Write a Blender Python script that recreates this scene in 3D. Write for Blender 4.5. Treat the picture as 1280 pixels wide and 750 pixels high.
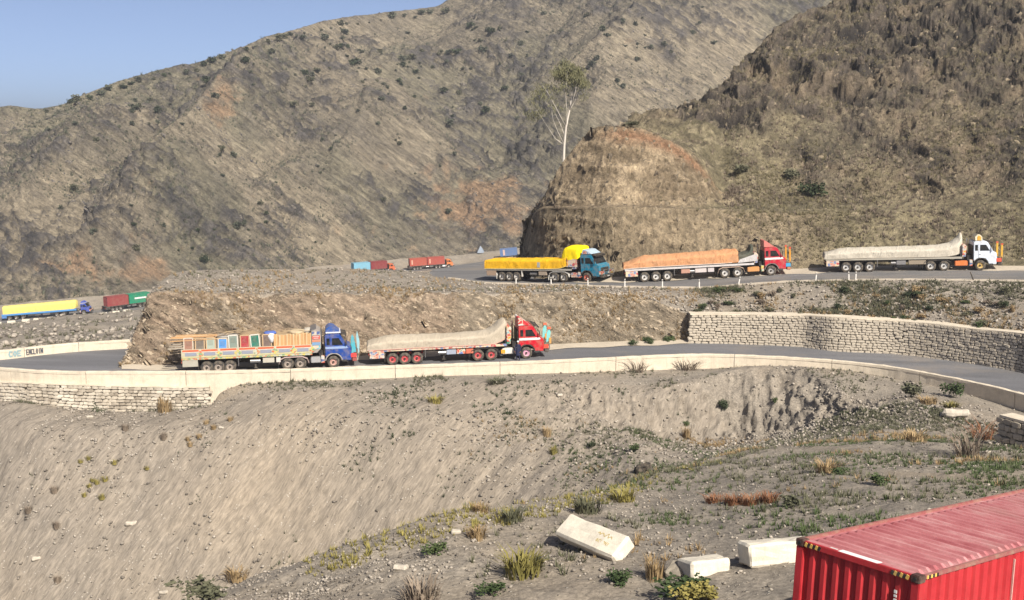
import bpy, bmesh, math, random
import numpy as np
from mathutils import Vector, Matrix

for _o in list(bpy.data.objects):
    bpy.data.objects.remove(_o)
SC = bpy.context.scene
COL = SC.collection
R = math.radians

# ------------------------------------------------------------------ camera
FPX, PITCH = 1400.0, R(8.7)
CP, SP = math.cos(PITCH), math.sin(PITCH)
_cd = bpy.data.cameras.new('camera')
_cd.sensor_width = 36.0
_cd.lens = FPX / 1280.0 * 36.0
_cd.clip_start, _cd.clip_end = 0.5, 4000.0
CAM = bpy.data.objects.new('camera', _cd)
COL.objects.link(CAM)
CAM.location = (0, 0, 0)
CAM.rotation_euler = (math.pi / 2 - PITCH, 0, 0)
SC.camera = CAM

# ------------------------------------------------------------------ sky and sun
SUN_EL = R(41)
TO_SUN = Vector((0.50 * math.cos(SUN_EL), -0.866 * math.cos(SUN_EL), math.sin(SUN_EL))).normalized()
W = bpy.data.worlds.new('World')
SC.world = W
W.use_nodes = True
_nt = W.node_tree
_nt.nodes.clear()
_out = _nt.nodes.new('ShaderNodeOutputWorld')
_bg = _nt.nodes.new('ShaderNodeBackground')
_sky = _nt.nodes.new('ShaderNodeTexSky')
_sky.sky_type = 'NISHITA'
_sky.sun_disc = False
_sky.sun_elevation = SUN_EL
_sky.sun_rotation = math.atan2(TO_SUN.x, TO_SUN.y)
_sky.altitude = 900
_sky.air_density = 0.3
_sky.dust_density = 3.1
_sky.ozone_density = 0.2
_bg.inputs['Strength'].default_value = 0.092
_nt.links.new(_sky.outputs[0], _bg.inputs[0])
_nt.links.new(_bg.outputs[0], _out.inputs[0])
_sd = bpy.data.lights.new('sun', 'SUN')
_sd.energy = 3.9
_sd.angle = R(0.53)
_sd.color = (1.0, 0.94, 0.84)
SUN = bpy.data.objects.new('sun', _sd)
COL.objects.link(SUN)
SUN.rotation_euler = (-TO_SUN).to_track_quat('-Z', 'Y').to_euler()
SC.view_settings.view_transform = 'Standard'
SC.view_settings.look = 'None'
SC.view_settings.exposure = 1.0
SC.view_settings.gamma = 1.0
SC.view_settings.use_curve_mapping = False
SC.cycles.max_bounces = 5
SC.cycles.diffuse_bounces = 2
SC.cycles.transparent_max_bounces = 8

# ------------------------------------------------------------------ pixel <-> place
def tdep(v):
    """drop per metre of ground distance along the sight line through image row v"""
    zc = -(np.asarray(v, float) - 375.0) / FPX
    return -(-SP + zc * CP) / (CP + zc * SP)
def pt(u, Y, z):
    """point in column u at ground distance Y and height z"""
    D = np.asarray(Y) * CP - np.asarray(z) * SP
    return np.stack(np.broadcast_arrays((np.asarray(u) - 640.0) / FPX * D, Y, z), -1)
def at_z(u, v, z):
    return Vector(pt(u, -z / tdep(v), z).tolist())
def at_Y(u, v, Y):
    return Vector(pt(u, Y, -tdep(v) * Y).tolist())

def pchip(x, y, q):
    """monotone cubic interpolation with flat-slope extrapolation"""
    x = np.asarray(x, float); y = np.asarray(y, float); q = np.asarray(q, float)
    if len(x) == 2:
        return np.interp(q, x, y)
    h = np.diff(x); d = np.diff(y) / h
    m = np.zeros_like(y)
    for i in range(1, len(x) - 1):
        if d[i - 1] * d[i] > 0:
            w1 = 2 * h[i] + h[i - 1]; w2 = h[i] + 2 * h[i - 1]
            m[i] = (w1 + w2) / (w1 / d[i - 1] + w2 / d[i])
    m[0], m[-1] = d[0], d[-1]
    qq = np.clip(q, x[0], x[-1])
    k = np.clip(np.searchsorted(x, qq) - 1, 0, len(x) - 2)
    t = (qq - x[k]) / h[k]
    return ((2 * t**3 - 3 * t**2 + 1) * y[k] + (t**3 - 2 * t**2 + t) * h[k] * m[k]
            + (-2 * t**3 + 3 * t**2) * y[k + 1] + (t**3 - t**2) * h[k] * m[k + 1])
def knots(s):
    """'u:a u:a ...' -> two arrays"""
    p = [w.split(':') for w in s.split()]
    return np.array([float(a) for a, b in p]), np.array([float(b) for a, b in p])
def curve(s, u):
    return pchip(*knots(s), u)

# ------------------------------------------------------------------ noise
def _hash(i, j, k, seed):
    h = (i * 374761393 + j * 668265263 + k * 2147483647 + seed * 974711) & 0xffffffff
    h = ((h ^ (h >> 13)) * 1274126177) & 0xffffffff
    h = h ^ (h >> 16)
    return (h & 0xffff) / 65535.0 * 2 - 1
def vnoise(P, seed=0):
    P = np.asarray(P, float)
    I = np.floor(P).astype(np.int64); F = P - I
    F = F * F * F * (F * (F * 6 - 15) + 10)
    out = 0
    for a in (0, 1):
        wa = F[..., 0] if a else 1 - F[..., 0]
        for b in (0, 1):
            wb = F[..., 1] if b else 1 - F[..., 1]
            for c in (0, 1):
                wc = F[..., 2] if c else 1 - F[..., 2]
                out = out + wa * wb * wc * _hash(I[..., 0] + a, I[..., 1] + b, I[..., 2] + c, seed)
    return out
def fbm(P, octv=4, seed=0, gain=0.5, lac=2.03, ridged=False):
    P = np.asarray(P, float)
    s, a, n = 0, 1.0, 0
    for o in range(octv):
        v = vnoise(P * lac**o + o * 17.3, seed + o)
        if ridged:
            v = 1 - 2 * np.abs(v) ** 0.8
        s = s + a * v; n += a; a *= gain
    return s / n

# ------------------------------------------------------------------ tagging
def tag(o, label, cat, group=None, kind=None):
    o['label'] = label; o['category'] = cat
    if group: o['group'] = group
    if kind: o['kind'] = kind
    return o
def struct(o):
    o['kind'] = 'structure'
    return o
def empty(name, M=None):
    o = bpy.data.objects.new(name, None)
    COL.objects.link(o)
    if M is not None: o.matrix_world = M
    return o
def link(name, me, parent=None, M=None):
    o = bpy.data.objects.new(name, me)
    COL.objects.link(o)
    if parent is not None: o.parent = parent
    if M is not None: o.matrix_local = M
    return o

# ------------------------------------------------------------------ mesh collector
class MB:
    def __init__(s): s.v = []; s.f = []
    def add(s, vs, fs):
        b = len(s.v); s.v += [tuple(p) for p in vs]; s.f += [tuple(b + i for i in f) for f in fs]; return s
    def box(s, c, d, M=None, taper=1.0):
        x, y, z = d[0] / 2, d[1] / 2, d[2] / 2
        vs = []
        for k in (-1, 1):
            t = taper if k > 0 else 1.0
            for a, b in ((-1, -1), (1, -1), (1, 1), (-1, 1)):
                p = Vector((a * x * t, b * y * t, k * z))
                if M is not None: p = M @ p
                vs.append(p + Vector(c))
        return s.add(vs, [(3, 2, 1, 0), (4, 5, 6, 7), (0, 1, 5, 4), (1, 2, 6, 5), (2, 3, 7, 6), (3, 0, 4, 7)])
    def ext(s, poly, y0, y1):
        """closed (x,z) outline swept along y"""
        n = len(poly)
        vs = [(x, y0, z) for x, z in poly] + [(x, y1, z) for x, z in poly]
        fs = [tuple(range(n)), tuple(range(2 * n - 1, n - 1, -1))]
        fs += [(i, n + i, n + (i + 1) % n, (i + 1) % n) for i in range(n)]
        return s.add(vs, fs)
    def cyl(s, p0, p1, r0, r1=None, n=12, caps=True):
        r1 = r0 if r1 is None else r1
        p0, p1 = Vector(p0), Vector(p1)
        d = (p1 - p0).normalized()
        a = d.orthogonal().normalized(); b = d.cross(a)
        vs = []
        for p, r in ((p0, r0), (p1, r1)):
            for i in range(n):
                t = 2 * math.pi * i / n
                vs.append(p + (a * math.cos(t) + b * math.sin(t)) * r)
        fs = [(i, (i + 1) % n, n + (i + 1) % n, n + i) for i in range(n)]
        if caps: fs += [tuple(range(n - 1, -1, -1)), tuple(range(n, 2 * n))]
        return s.add(vs, fs)
    def tube(s, pts, rad, n=6):
        pts = [Vector(p) for p in pts]
        if not hasattr(rad, '__len__'): rad = [rad] * len(pts)
        vs = []; fs = []
        a = None
        for i, p in enumerate(pts):
            d = (pts[min(i + 1, len(pts) - 1)] - pts[max(i - 1, 0)]).normalized()
            a = d.orthogonal().normalized() if a is None else (a - d * a.dot(d)).normalized()
            b = d.cross(a)
            for k in range(n):
                t = 2 * math.pi * k / n
                vs.append(p + (a * math.cos(t) + b * math.sin(t)) * rad[i])
        for i in range(len(pts) - 1):
            for k in range(n):
                fs.append((i * n + k, i * n + (k + 1) % n, (i + 1) * n + (k + 1) % n, (i + 1) * n + k))
        fs += [tuple(range(n - 1, -1, -1)), tuple(range((len(pts) - 1) * n, len(pts) * n))]
        return s.add(vs, fs)
    def lathe_y(s, prof, n=18, c=(0, 0, 0)):
        """(r, y) outline turned about the y axis"""
        vs = []; m = len(prof)
        for i in range(n):
            t = 2 * math.pi * i / n
            for r, y in prof: vs.append((c[0] + r * math.cos(t), c[1] + y, c[2] + r * math.sin(t)))
        fs = []
        for i in range(n):
            j = (i + 1) % n
            for k in range(m - 1): fs.append((i * m + k, i * m + k + 1, j * m + k + 1, j * m + k))
        return s.add(vs, fs)
    def grid(s, P):
        """P[rows][cols] of points"""
        nr, nc = len(P), len(P[0])
        return s.add([p for r in P for p in r],
                     [(r * nc + c, r * nc + c + 1, (r + 1) * nc + c + 1, (r + 1) * nc + c) for r in range(nr - 1) for c in range(nc - 1)])
    def mesh(s, name, mat=None, bevel=0, smooth=False):
        me = bpy.data.meshes.new(name)
        me.from_pydata([tuple(p) for p in s.v], [], s.f)
        if mat is not None: me.materials.append(mat)
        bm = bmesh.new(); bm.from_mesh(me)
        bmesh.ops.recalc_face_normals(bm, faces=bm.faces)
        if bevel:
            bmesh.ops.bevel(bm, geom=bm.edges[:], offset=bevel, segments=2, affect='EDGES', clamp_overlap=True)
        if smooth:
            for f in bm.faces: f.smooth = True
        bm.to_mesh(me); bm.free()
        return me
    def build(s, name, mat=None, parent=None, bevel=0, smooth=False, M=None):
        return link(name, s.mesh(name, mat, bevel, smooth), parent, M)

def np_mesh(name, V, F, mat=None, smooth=True, attrs=None):
    """fast mesh from arrays; F is (n,4) or (n,3)"""
    me = bpy.data.meshes.new(name)
    V = np.ascontiguousarray(V, np.float32); F = np.ascontiguousarray(F, np.int32)
    k = F.shape[1]
    me.vertices.add(len(V)); me.vertices.foreach_set('co', V.ravel())
    me.loops.add(F.size); me.loops.foreach_set('vertex_index', F.ravel())
    me.polygons.add(len(F))
    me.polygons.foreach_set('loop_start', np.arange(0, F.size, k, dtype=np.int32))
    me.update(calc_edges=True)
    if smooth: me.polygons.foreach_set('use_smooth', np.ones(len(F), bool))
    for n, a in (attrs or {}).items():
        a = np.asarray(a, np.float32).reshape(len(V), -1)
        a = np.concatenate([a, np.ones((len(V), 1), np.float32)], 1)
        at = me.attributes.new(n, 'FLOAT_COLOR', 'POINT')
        at.data.foreach_set('color', np.ascontiguousarray(a).ravel())
    me.validate()
    if mat is not None: me.materials.append(mat)
    return me

# ------------------------------------------------------------------ materials
class NT:
    def __init__(s, name):
        s.m = bpy.data.materials.new(name); s.m.use_nodes = True
        s.t = s.m.node_tree; s.t.nodes.clear()
        s.out = s.n('OutputMaterial'); s.b = s.n('BsdfPrincipled')
        s.l(s.b.outputs[0], s.out.inputs[0])
        s.b.inputs['Specular IOR Level'].default_value = 0.25
        s.tc = s.n('TexCoord')
    def n(s, kind, **kw):
        x = s.t.nodes.new('ShaderNode' + kind)
        for k, v in kw.items(): setattr(x, k, v)
        return x
    def l(s, a, b): s.t.links.new(a, b)
    def inp(s, node, key, v):
        if isinstance(v, bpy.types.NodeSocket): s.l(v, node.inputs[key])
        else: node.inputs[key].default_value = v
    def mapping(s, rot=(0, 0, 0), sc=(1, 1, 1), src=None):
        m = s.n('Mapping')
        s.l(src or s.tc.outputs['Object'], m.inputs[0])
        m.vector_type = 'TEXTURE'                                          # stretch along the turned axes
        m.inputs['Rotation'].default_value = rot; m.inputs['Scale'].default_value = tuple(1.0 / k for k in sc)
        return m.outputs[0]
    def noise(s, vec=None, scale=1, det=6, rough=0.6, dist=0.0, norm=True):
        x = s.n('TexNoise')
        s.l(vec or s.tc.outputs['Object'], x.inputs['Vector'])
        x.inputs['Scale'].default_value = scale; x.inputs['Detail'].default_value = det
        x.inputs['Roughness'].default_value = rough; x.inputs['Distortion'].default_value = dist
        return x.outputs['Fac']
    def voro(s, vec=None, scale=1, feature='F1', out='Distance'):
        x = s.n('TexVoronoi', feature=feature)
        s.l(vec or s.tc.outputs['Object'], x.inputs['Vector'])
        x.inputs['Scale'].default_value = scale
        return x.outputs[out]
    def ramp(s, fac, stops, interp='LINEAR'):
        r = s.n('ValToRGB'); r.color_ramp.interpolation = interp
        e = r.color_ramp.elements
        while len(e) < len(stops): e.new(0.5)
        for i, (p, c) in enumerate(stops):
            e[i].position = p
            c = (c, c, c) if not hasattr(c, '__len__') else c
            e[i].color = (*c[:3], 1)
        s.l(fac, r.inputs[0])
        return r.outputs[0]
    def mix(s, fac, a, b, mode='MIX'):
        m = s.n('Mix', data_type='RGBA', blend_type=mode)
        s.inp(m, 0, fac)
        for k, v in ((6, a), (7, b)):
            if isinstance(v, bpy.types.NodeSocket): s.l(v, m.inputs[k])
            else: m.inputs[k].default_value = (*v[:3], 1)
        return m.outputs[2]
    def math(s, op, a, b=0.0):
        m = s.n('Math', operation=op); s.inp(m, 0, a); s.inp(m, 1, b)
        return m.outputs[0]
    def bump(s, h, strength=0.5, dist=0.1, prev=None):
        b = s.n('Bump'); b.inputs['Strength'].default_value = strength; b.inputs['Distance'].default_value = dist
        s.l(h, b.inputs['Height'])
        if prev is not None: s.l(prev, b.inputs['Normal'])
        return b.outputs[0]
    def fin(s, col, rough=0.9, nrm=None, metal=0.0):
        s.inp(s.b, 'Base Color', col if isinstance(col, bpy.types.NodeSocket) else (*col[:3], 1))
        s.inp(s.b, 'Roughness', rough); s.inp(s.b, 'Metallic', metal)
        if nrm is not None: s.l(nrm, s.b.inputs['Normal'])
        return s.m
_MC = {}
def paint(col, rough=0.5, metal=0.0, wear=0.5, scale=3.0):
    """painted or plain surface: base colour, dusty patches, slight unevenness"""
    key = (tuple(round(c, 4) for c in col), rough, metal, wear, scale)
    if key in _MC: return _MC[key]
    t = NT('paint')
    n = t.noise(scale=scale, det=6, rough=0.65)
    dust = t.ramp(n, [(0.42, 0.0), (0.75, wear)])
    c = t.mix(dust, col, (0.30, 0.24, 0.17))
    n2 = t.noise(scale=scale * 6, det=3)
    c = t.mix(0.18, c, t.ramp(n2, [(0.3, 0.55), (0.7, 1.0)]), 'MULTIPLY')
    _MC[key] = t.fin(c, rough, t.bump(n2, 0.12, 0.02), metal)
    return _MC[key]
# ================================================================== ground materials
def m_soil(name, cols, alt, big=0.05, mid=0.5, fine=5.0, rot=(0, 0, 0), st=(1, 1, 1), bump=(0.6, 0.15), peb=6.0, peb_amt=0.35,
           peb_col=(0.50, 0.45, 0.38), alt_rng=(0.5, 0.66), rock=None, mid_rng=(0.34, 0.5, 0.66), spec_rng=(0.62, 1.18)):
    t = NT(name)
    mp = t.mapping(rot, st)
    a = t.noise(mp, mid, 9, 0.68, 0.6)
    c = t.ramp(a, [(mid_rng[0], cols[0]), (mid_rng[1], cols[1]), (mid_rng[2], cols[2])])
    b = t.noise(None, big, 5, 0.6, 0.4)
    c = t.mix(t.ramp(b, [(alt_rng[0], 0.0), (alt_rng[1], 0.85)]), c, alt)
    f = t.noise(mp, fine, 5, 0.7)
    c = t.mix(1.0, c, t.ramp(f, [(0.3, spec_rng[0]), (0.7, spec_rng[1])]), 'MULTIPLY')
    h = t.math('MULTIPLY', a, 1.6)
    if rock:
        rc, rscale, rrot, rst, lo, hi = rock
        rn = t.noise(t.mapping(rrot, rst), rscale, 8, 0.7, 1.2)
        rm = t.ramp(rn, [(lo, 0.0), (hi, 1.0)])
        rcol = t.mix(1.0, t.ramp(t.noise(t.mapping(rrot, rst), rscale * 5, 6, 0.7), [(0.3, rc[0]), (0.7, rc[1])]), (1, 1, 1), 'MULTIPLY')
        c = t.mix(rm, c, rcol)
        h = t.math('ADD', h, t.math('MULTIPLY', rn, 2.0))
    if peb:
        pv = t.voro(None, peb)
        pm = t.ramp(pv, [(0.10, 1.0), (0.24, 0.0)])
        sel = t.ramp(t.noise(None, peb * 0.37, 2, 0.5), [(0.52, 0.0), (0.60, peb_amt)])
        k = t.math('MULTIPLY', pm, sel)
        c = t.mix(k, c, peb_col)
        h = t.math('ADD', h, t.math('MULTIPLY', k, 0.8))
    n = t.bump(h, bump[0], bump[1])
    n = t.bump(f, 0.5, bump[1] * 0.25, n)
    return t.fin(c, 0.95, n)

M_GROUND = m_soil('gravel_soil', ((0.182, 0.158, 0.128), (0.238, 0.206, 0.166), (0.298, 0.258, 0.206)), (0.265, 0.218, 0.162),
                  big=0.07, mid=0.45, fine=7, bump=(0.8, 0.12), peb=4.5, peb_amt=0.75, peb_col=(0.44, 0.40, 0.34), spec_rng=(0.5, 1.3))
# the loose bank: long streaks running down its fall line, which leads down and across
M_SCREE = m_soil('scree', ((0.172, 0.149, 0.122), (0.228, 0.196, 0.158), (0.292, 0.248, 0.197)), (0.285, 0.236, 0.178),
                 big=0.045, mid=1.9, fine=7, rot=(0, 0, R(-33)), st=(1.0, 0.16, 0.2), bump=(0.45, 0.12), peb=3.4, peb_amt=0.8,
                 peb_col=(0.46, 0.42, 0.36), alt_rng=(0.48, 0.7), spec_rng=(0.55, 1.25), mid_rng=(0.24, 0.5, 0.78))
M_CUT = m_soil('cut_slope', ((0.135, 0.103, 0.070), (0.215, 0.168, 0.118), (0.315, 0.248, 0.178)), (0.28, 0.19, 0.125),
               big=0.06, mid=0.9, fine=3.2, rot=(0, R(25), R(15)), st=(0.55, 0.7, 1.5), bump=(1.0, 0.35), peb=0, alt_rng=(0.56, 0.72))
M_ROCK = m_soil('rock_hill', ((0.090, 0.072, 0.050), (0.180, 0.145, 0.098), (0.275, 0.218, 0.150)), (0.165, 0.142, 0.082),
                big=0.055, mid=0.55, fine=2.6, rot=(0, R(20), 0), st=(1.2, 1.0, 0.55), bump=(1.0, 0.45), peb=0, alt_rng=(0.45, 0.62),
                rock=(((0.038, 0.034, 0.032), (0.125, 0.104, 0.086)), 0.05, (0, R(30), 0), (1.1, 1, 0.55), 0.50, 0.62))
M_FAR = m_soil('far_mountain', ((0.120, 0.106, 0.088), (0.182, 0.160, 0.128), (0.250, 0.218, 0.170)), (0.158, 0.148, 0.108),
               big=0.02, mid=0.11, fine=0.8, rot=(0, R(35), 0), st=(0.35, 0.6, 1.3), bump=(1.0, 1.0), peb=0, alt_rng=(0.46, 0.62),
               rock=(((0.045, 0.046, 0.052), (0.150, 0.140, 0.132)), 0.030, (0, R(38), 0), (0.30, 0.8, 1.5), 0.44, 0.60), spec_rng=(0.5, 1.35))

def m_geo(name, fine, bump, rng=(0.62, 1.30), st=(1, 1, 1), rot=(0, 0, 0), rough=0.95):
    """rock and soil whose mineral colour is stored on the mesh; grain and fine relief from noise"""
    t = NT(name)
    a = t.n('Attribute', attribute_name='col')
    mp = t.mapping(rot, st)
    f = t.noise(mp, fine, 7, 0.72, 0.4)
    g = t.noise(None, fine * 3.7, 4, 0.7)
    c = t.mix(1.0, a.outputs['Color'], t.ramp(f, [(0.30, rng[0]), (0.70, rng[1])]), 'MULTIPLY')
    c = t.mix(1.0, c, t.ramp(g, [(0.30, 0.75), (0.70, 1.22)]), 'MULTIPLY')
    n = t.bump(f, bump[0], bump[1]); n = t.bump(g, 0.6, bump[1] * 0.3, n)
    return t.fin(c, rough, n)
M_GEO_FAR = m_geo('mountain_ground', 0.55, (1.0, 2.6), (0.32, 1.80), st=(0.30, 0.7, 1.5), rot=(0, R(36), 0))
M_GEO_ROCK = m_geo('rock_ground', 1.5, (1.0, 0.6), (0.45, 1.6), st=(1.1, 1, 0.7))
M_GEO_CUT = m_geo('cut_ground', 1.8, (1.0, 0.45), (0.45, 1.55), st=(0.6, 0.8, 1.4), rot=(0, R(30), 0))

def m_road(name, base, seed=0.0):
    t = NT(name)
    n = t.noise(t.mapping((0, 0, R(-8)), (0.12, 0.9, 1)), 0.6, 7, 0.6, 0.3)
    c = t.ramp(n, [(0.35, tuple(x * 0.82 for x in base)), (0.65, tuple(x * 1.15 for x in base))])
    f = t.noise(None, 9, 4, 0.7)
    c = t.mix(1.0, c, t.ramp(f, [(0.3, 0.82), (0.7, 1.15)]), 'MULTIPLY')
    d = t.noise(None, 0.18, 5, 0.65)
    c = t.mix(t.ramp(d, [(0.50, 0.0), (0.75, 0.55)]), c, (0.25, 0.205, 0.155))
    return t.fin(c, 0.8, t.bump(f, 0.3, 0.02))
M_ASPH = m_road('asphalt', (0.135, 0.134, 0.140))
M_ASPH2 = m_road('asphalt_grey', (0.150, 0.145, 0.142))

def m_concrete(name, base, scale=1.0, streak=0.3, stain=(0.20, 0.165, 0.12)):
    t = NT(name)
    n = t.noise(None, 1.3 * scale, 8, 0.68)
    c = t.ramp(n, [(0.3, tuple(x * 0.80 for x in base)), (0.62, base)])
    s = t.noise(t.mapping((0, 0, 0), (2.2 * scale, 2.2 * scale, 0.25 * scale)), 1.4, 6, 0.7)
    c = t.mix(t.ramp(s, [(0.5, 0.0), (0.75, streak)]), c, stain)
    f = t.noise(None, 14 * scale, 4, 0.7)
    c = t.mix(0.6, c, t.ramp(f, [(0.3, 0.75), (0.7, 1.1)]), 'MULTIPLY')
    return t.fin(c, 0.9, t.bump(t.math('ADD', n, t.math('MULTIPLY', f, 0.4)), 0.5, 0.03))
M_CONC = m_concrete('parapet_concrete', (0.62, 0.54, 0.42))
M_VERGE = m_concrete('dusty_verge', (0.47, 0.405, 0.315), 0.6, 0.15)
M_BLOCK = m_concrete('block_concrete', (0.66, 0.60, 0.49), 2.0, 0.25)
M_MORTAR = m_concrete('mortar', (0.27, 0.235, 0.185), 2.0, 0.2)

# ================================================================== lofted terrain
def columns(u0, u1, step=2.0, coarse=8.0):
    us = [u0]
    while us[-1] < u1:
        us.append(us[-1] + (step if -10 <= us[-1] < 1290 else coarse))
    us[-1] = u1
    return np.array(us)

def loft(rails, rows, lin=0.0):
    """rails: list of (Y, z) arrays, one value per column; smooth monotone blend across the rails"""
    A = np.stack([np.stack(np.broadcast_arrays(*r), 0) for r in rails], 0)      # rail, (Y,z), col
    d = np.diff(A, axis=0)
    m = np.zeros_like(A)
    same = d[:-1] * d[1:] > 0
    den = d[:-1] + d[1:]
    m[1:-1] = np.where(same, 2 * d[:-1] * d[1:] / np.where(np.abs(den) < 1e-9, 1, den), 0)
    m[0], m[-1] = d[0], d[-1]
    out = []; par = []
    for k, n in enumerate(rows):
        for j in range(n + (1 if k == len(rows) - 1 else 0)):
            t = j / n
            sm = ((2 * t**3 - 3 * t**2 + 1) * A[k] + (t**3 - 2 * t**2 + t) * m[k]
                  + (-2 * t**3 + 3 * t**2) * A[k + 1] + (t**3 - t**2) * m[k + 1])
            out.append(sm * (1 - lin) + (A[k] * (1 - t) + A[k + 1] * t) * lin)
            par.append(k + t)
    G = np.stack(out, 0)
    return G[:, 0], G[:, 1], np.array(par)

def normals(P):
    a = np.gradient(P, axis=1); b = np.gradient(P, axis=0)
    n = np.cross(a, b)
    n /= np.linalg.norm(n, axis=-1, keepdims=True) + 1e-12
    n[n[..., 2] < 0] *= -1
    return n
def grid_faces(nr, nc):
    i = np.arange(nr * nc).reshape(nr, nc)
    return np.stack([i[:-1, :-1], i[:-1, 1:], i[1:, 1:], i[1:, :-1]], -1).reshape(-1, 4)
PATCH = {}
def patch(name, P, mat, keep=None, mat2=None, mask2=None, col=None):
    nr, nc = P.shape[:2]
    F = grid_faces(nr, nc)
    me = np_mesh(name, P.reshape(-1, 3), F, mat, name not in ('rock_hill', 'far_mountain'), None if col is None else {'col': col.reshape(-1, 3)})
    if mat2 is not None:
        me.materials.append(mat2)
        fm = mask2[:-1, :-1].reshape(-1).astype(np.int32)
        me.polygons.foreach_set('material_index', fm)
    o = struct(link(name, me))
    PATCH[name] = P
    return o
def lerpc(k, a, b):
    k = np.clip(k, 0, 1)[..., None]
    return np.asarray(a) * (1 - k) + np.asarray(b) * k
def sstep(x, a, b):
    q = np.clip((x - a) / (b - a), 0, 1)
    return q * q * (3 - 2 * q)
def rampw(par, pts):
    x, y = zip(*pts)
    return np.interp(par, x, y)

# ---- the lower road: height and its outer edge, where the parapet stands
def z_low(u): return curve('-400:-20.3 250:-20.3 600:-20 860:-19.6 1700:-19.6', u)
V_PAR_TOP = '-400:440 -60:455 13:460.7 53:463.5 107:464.5 181:464.3 240:464 365:461.5 450:458.5 570:454.8 700:450 750:447.6 880:442.8 920:443.6 1016:448.4 1097:456 1153:465 1221:478.5 1269:490 1400:530 1700:640'
V_PAR_BASE = '-400:466 13:477 107:480 240:482.7 300:480.5 365:477 440:474.5 570:469.4 700:466.3 782:463.5 880:461 944:459 1040:461 1097:469 1126:475 1185:486 1217:495 1269:511 1400:556 1700:680'
def Y_par(u): return -(z_low(u) + 0.85) / tdep(curve(V_PAR_TOP, u))
def zb_par(u): return -tdep(curve(V_PAR_BASE, u)) * Y_par(u)

# ---- container footprint (fixed here because the ground is levelled under it)
CB = Vector((6.611, 17.254, -7.178)); CL = Vector((0.7799, 0.6193, -0.0908)).normalized()
CW = Vector((-0.6234, 0.7815, -0.024)); CW = (CW - CL * CW.dot(CL)).normalized(); CU = CL.cross(CW).normalized()
CLEN, CWID, CHGT = 12.19, 2.44, 2.59

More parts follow.
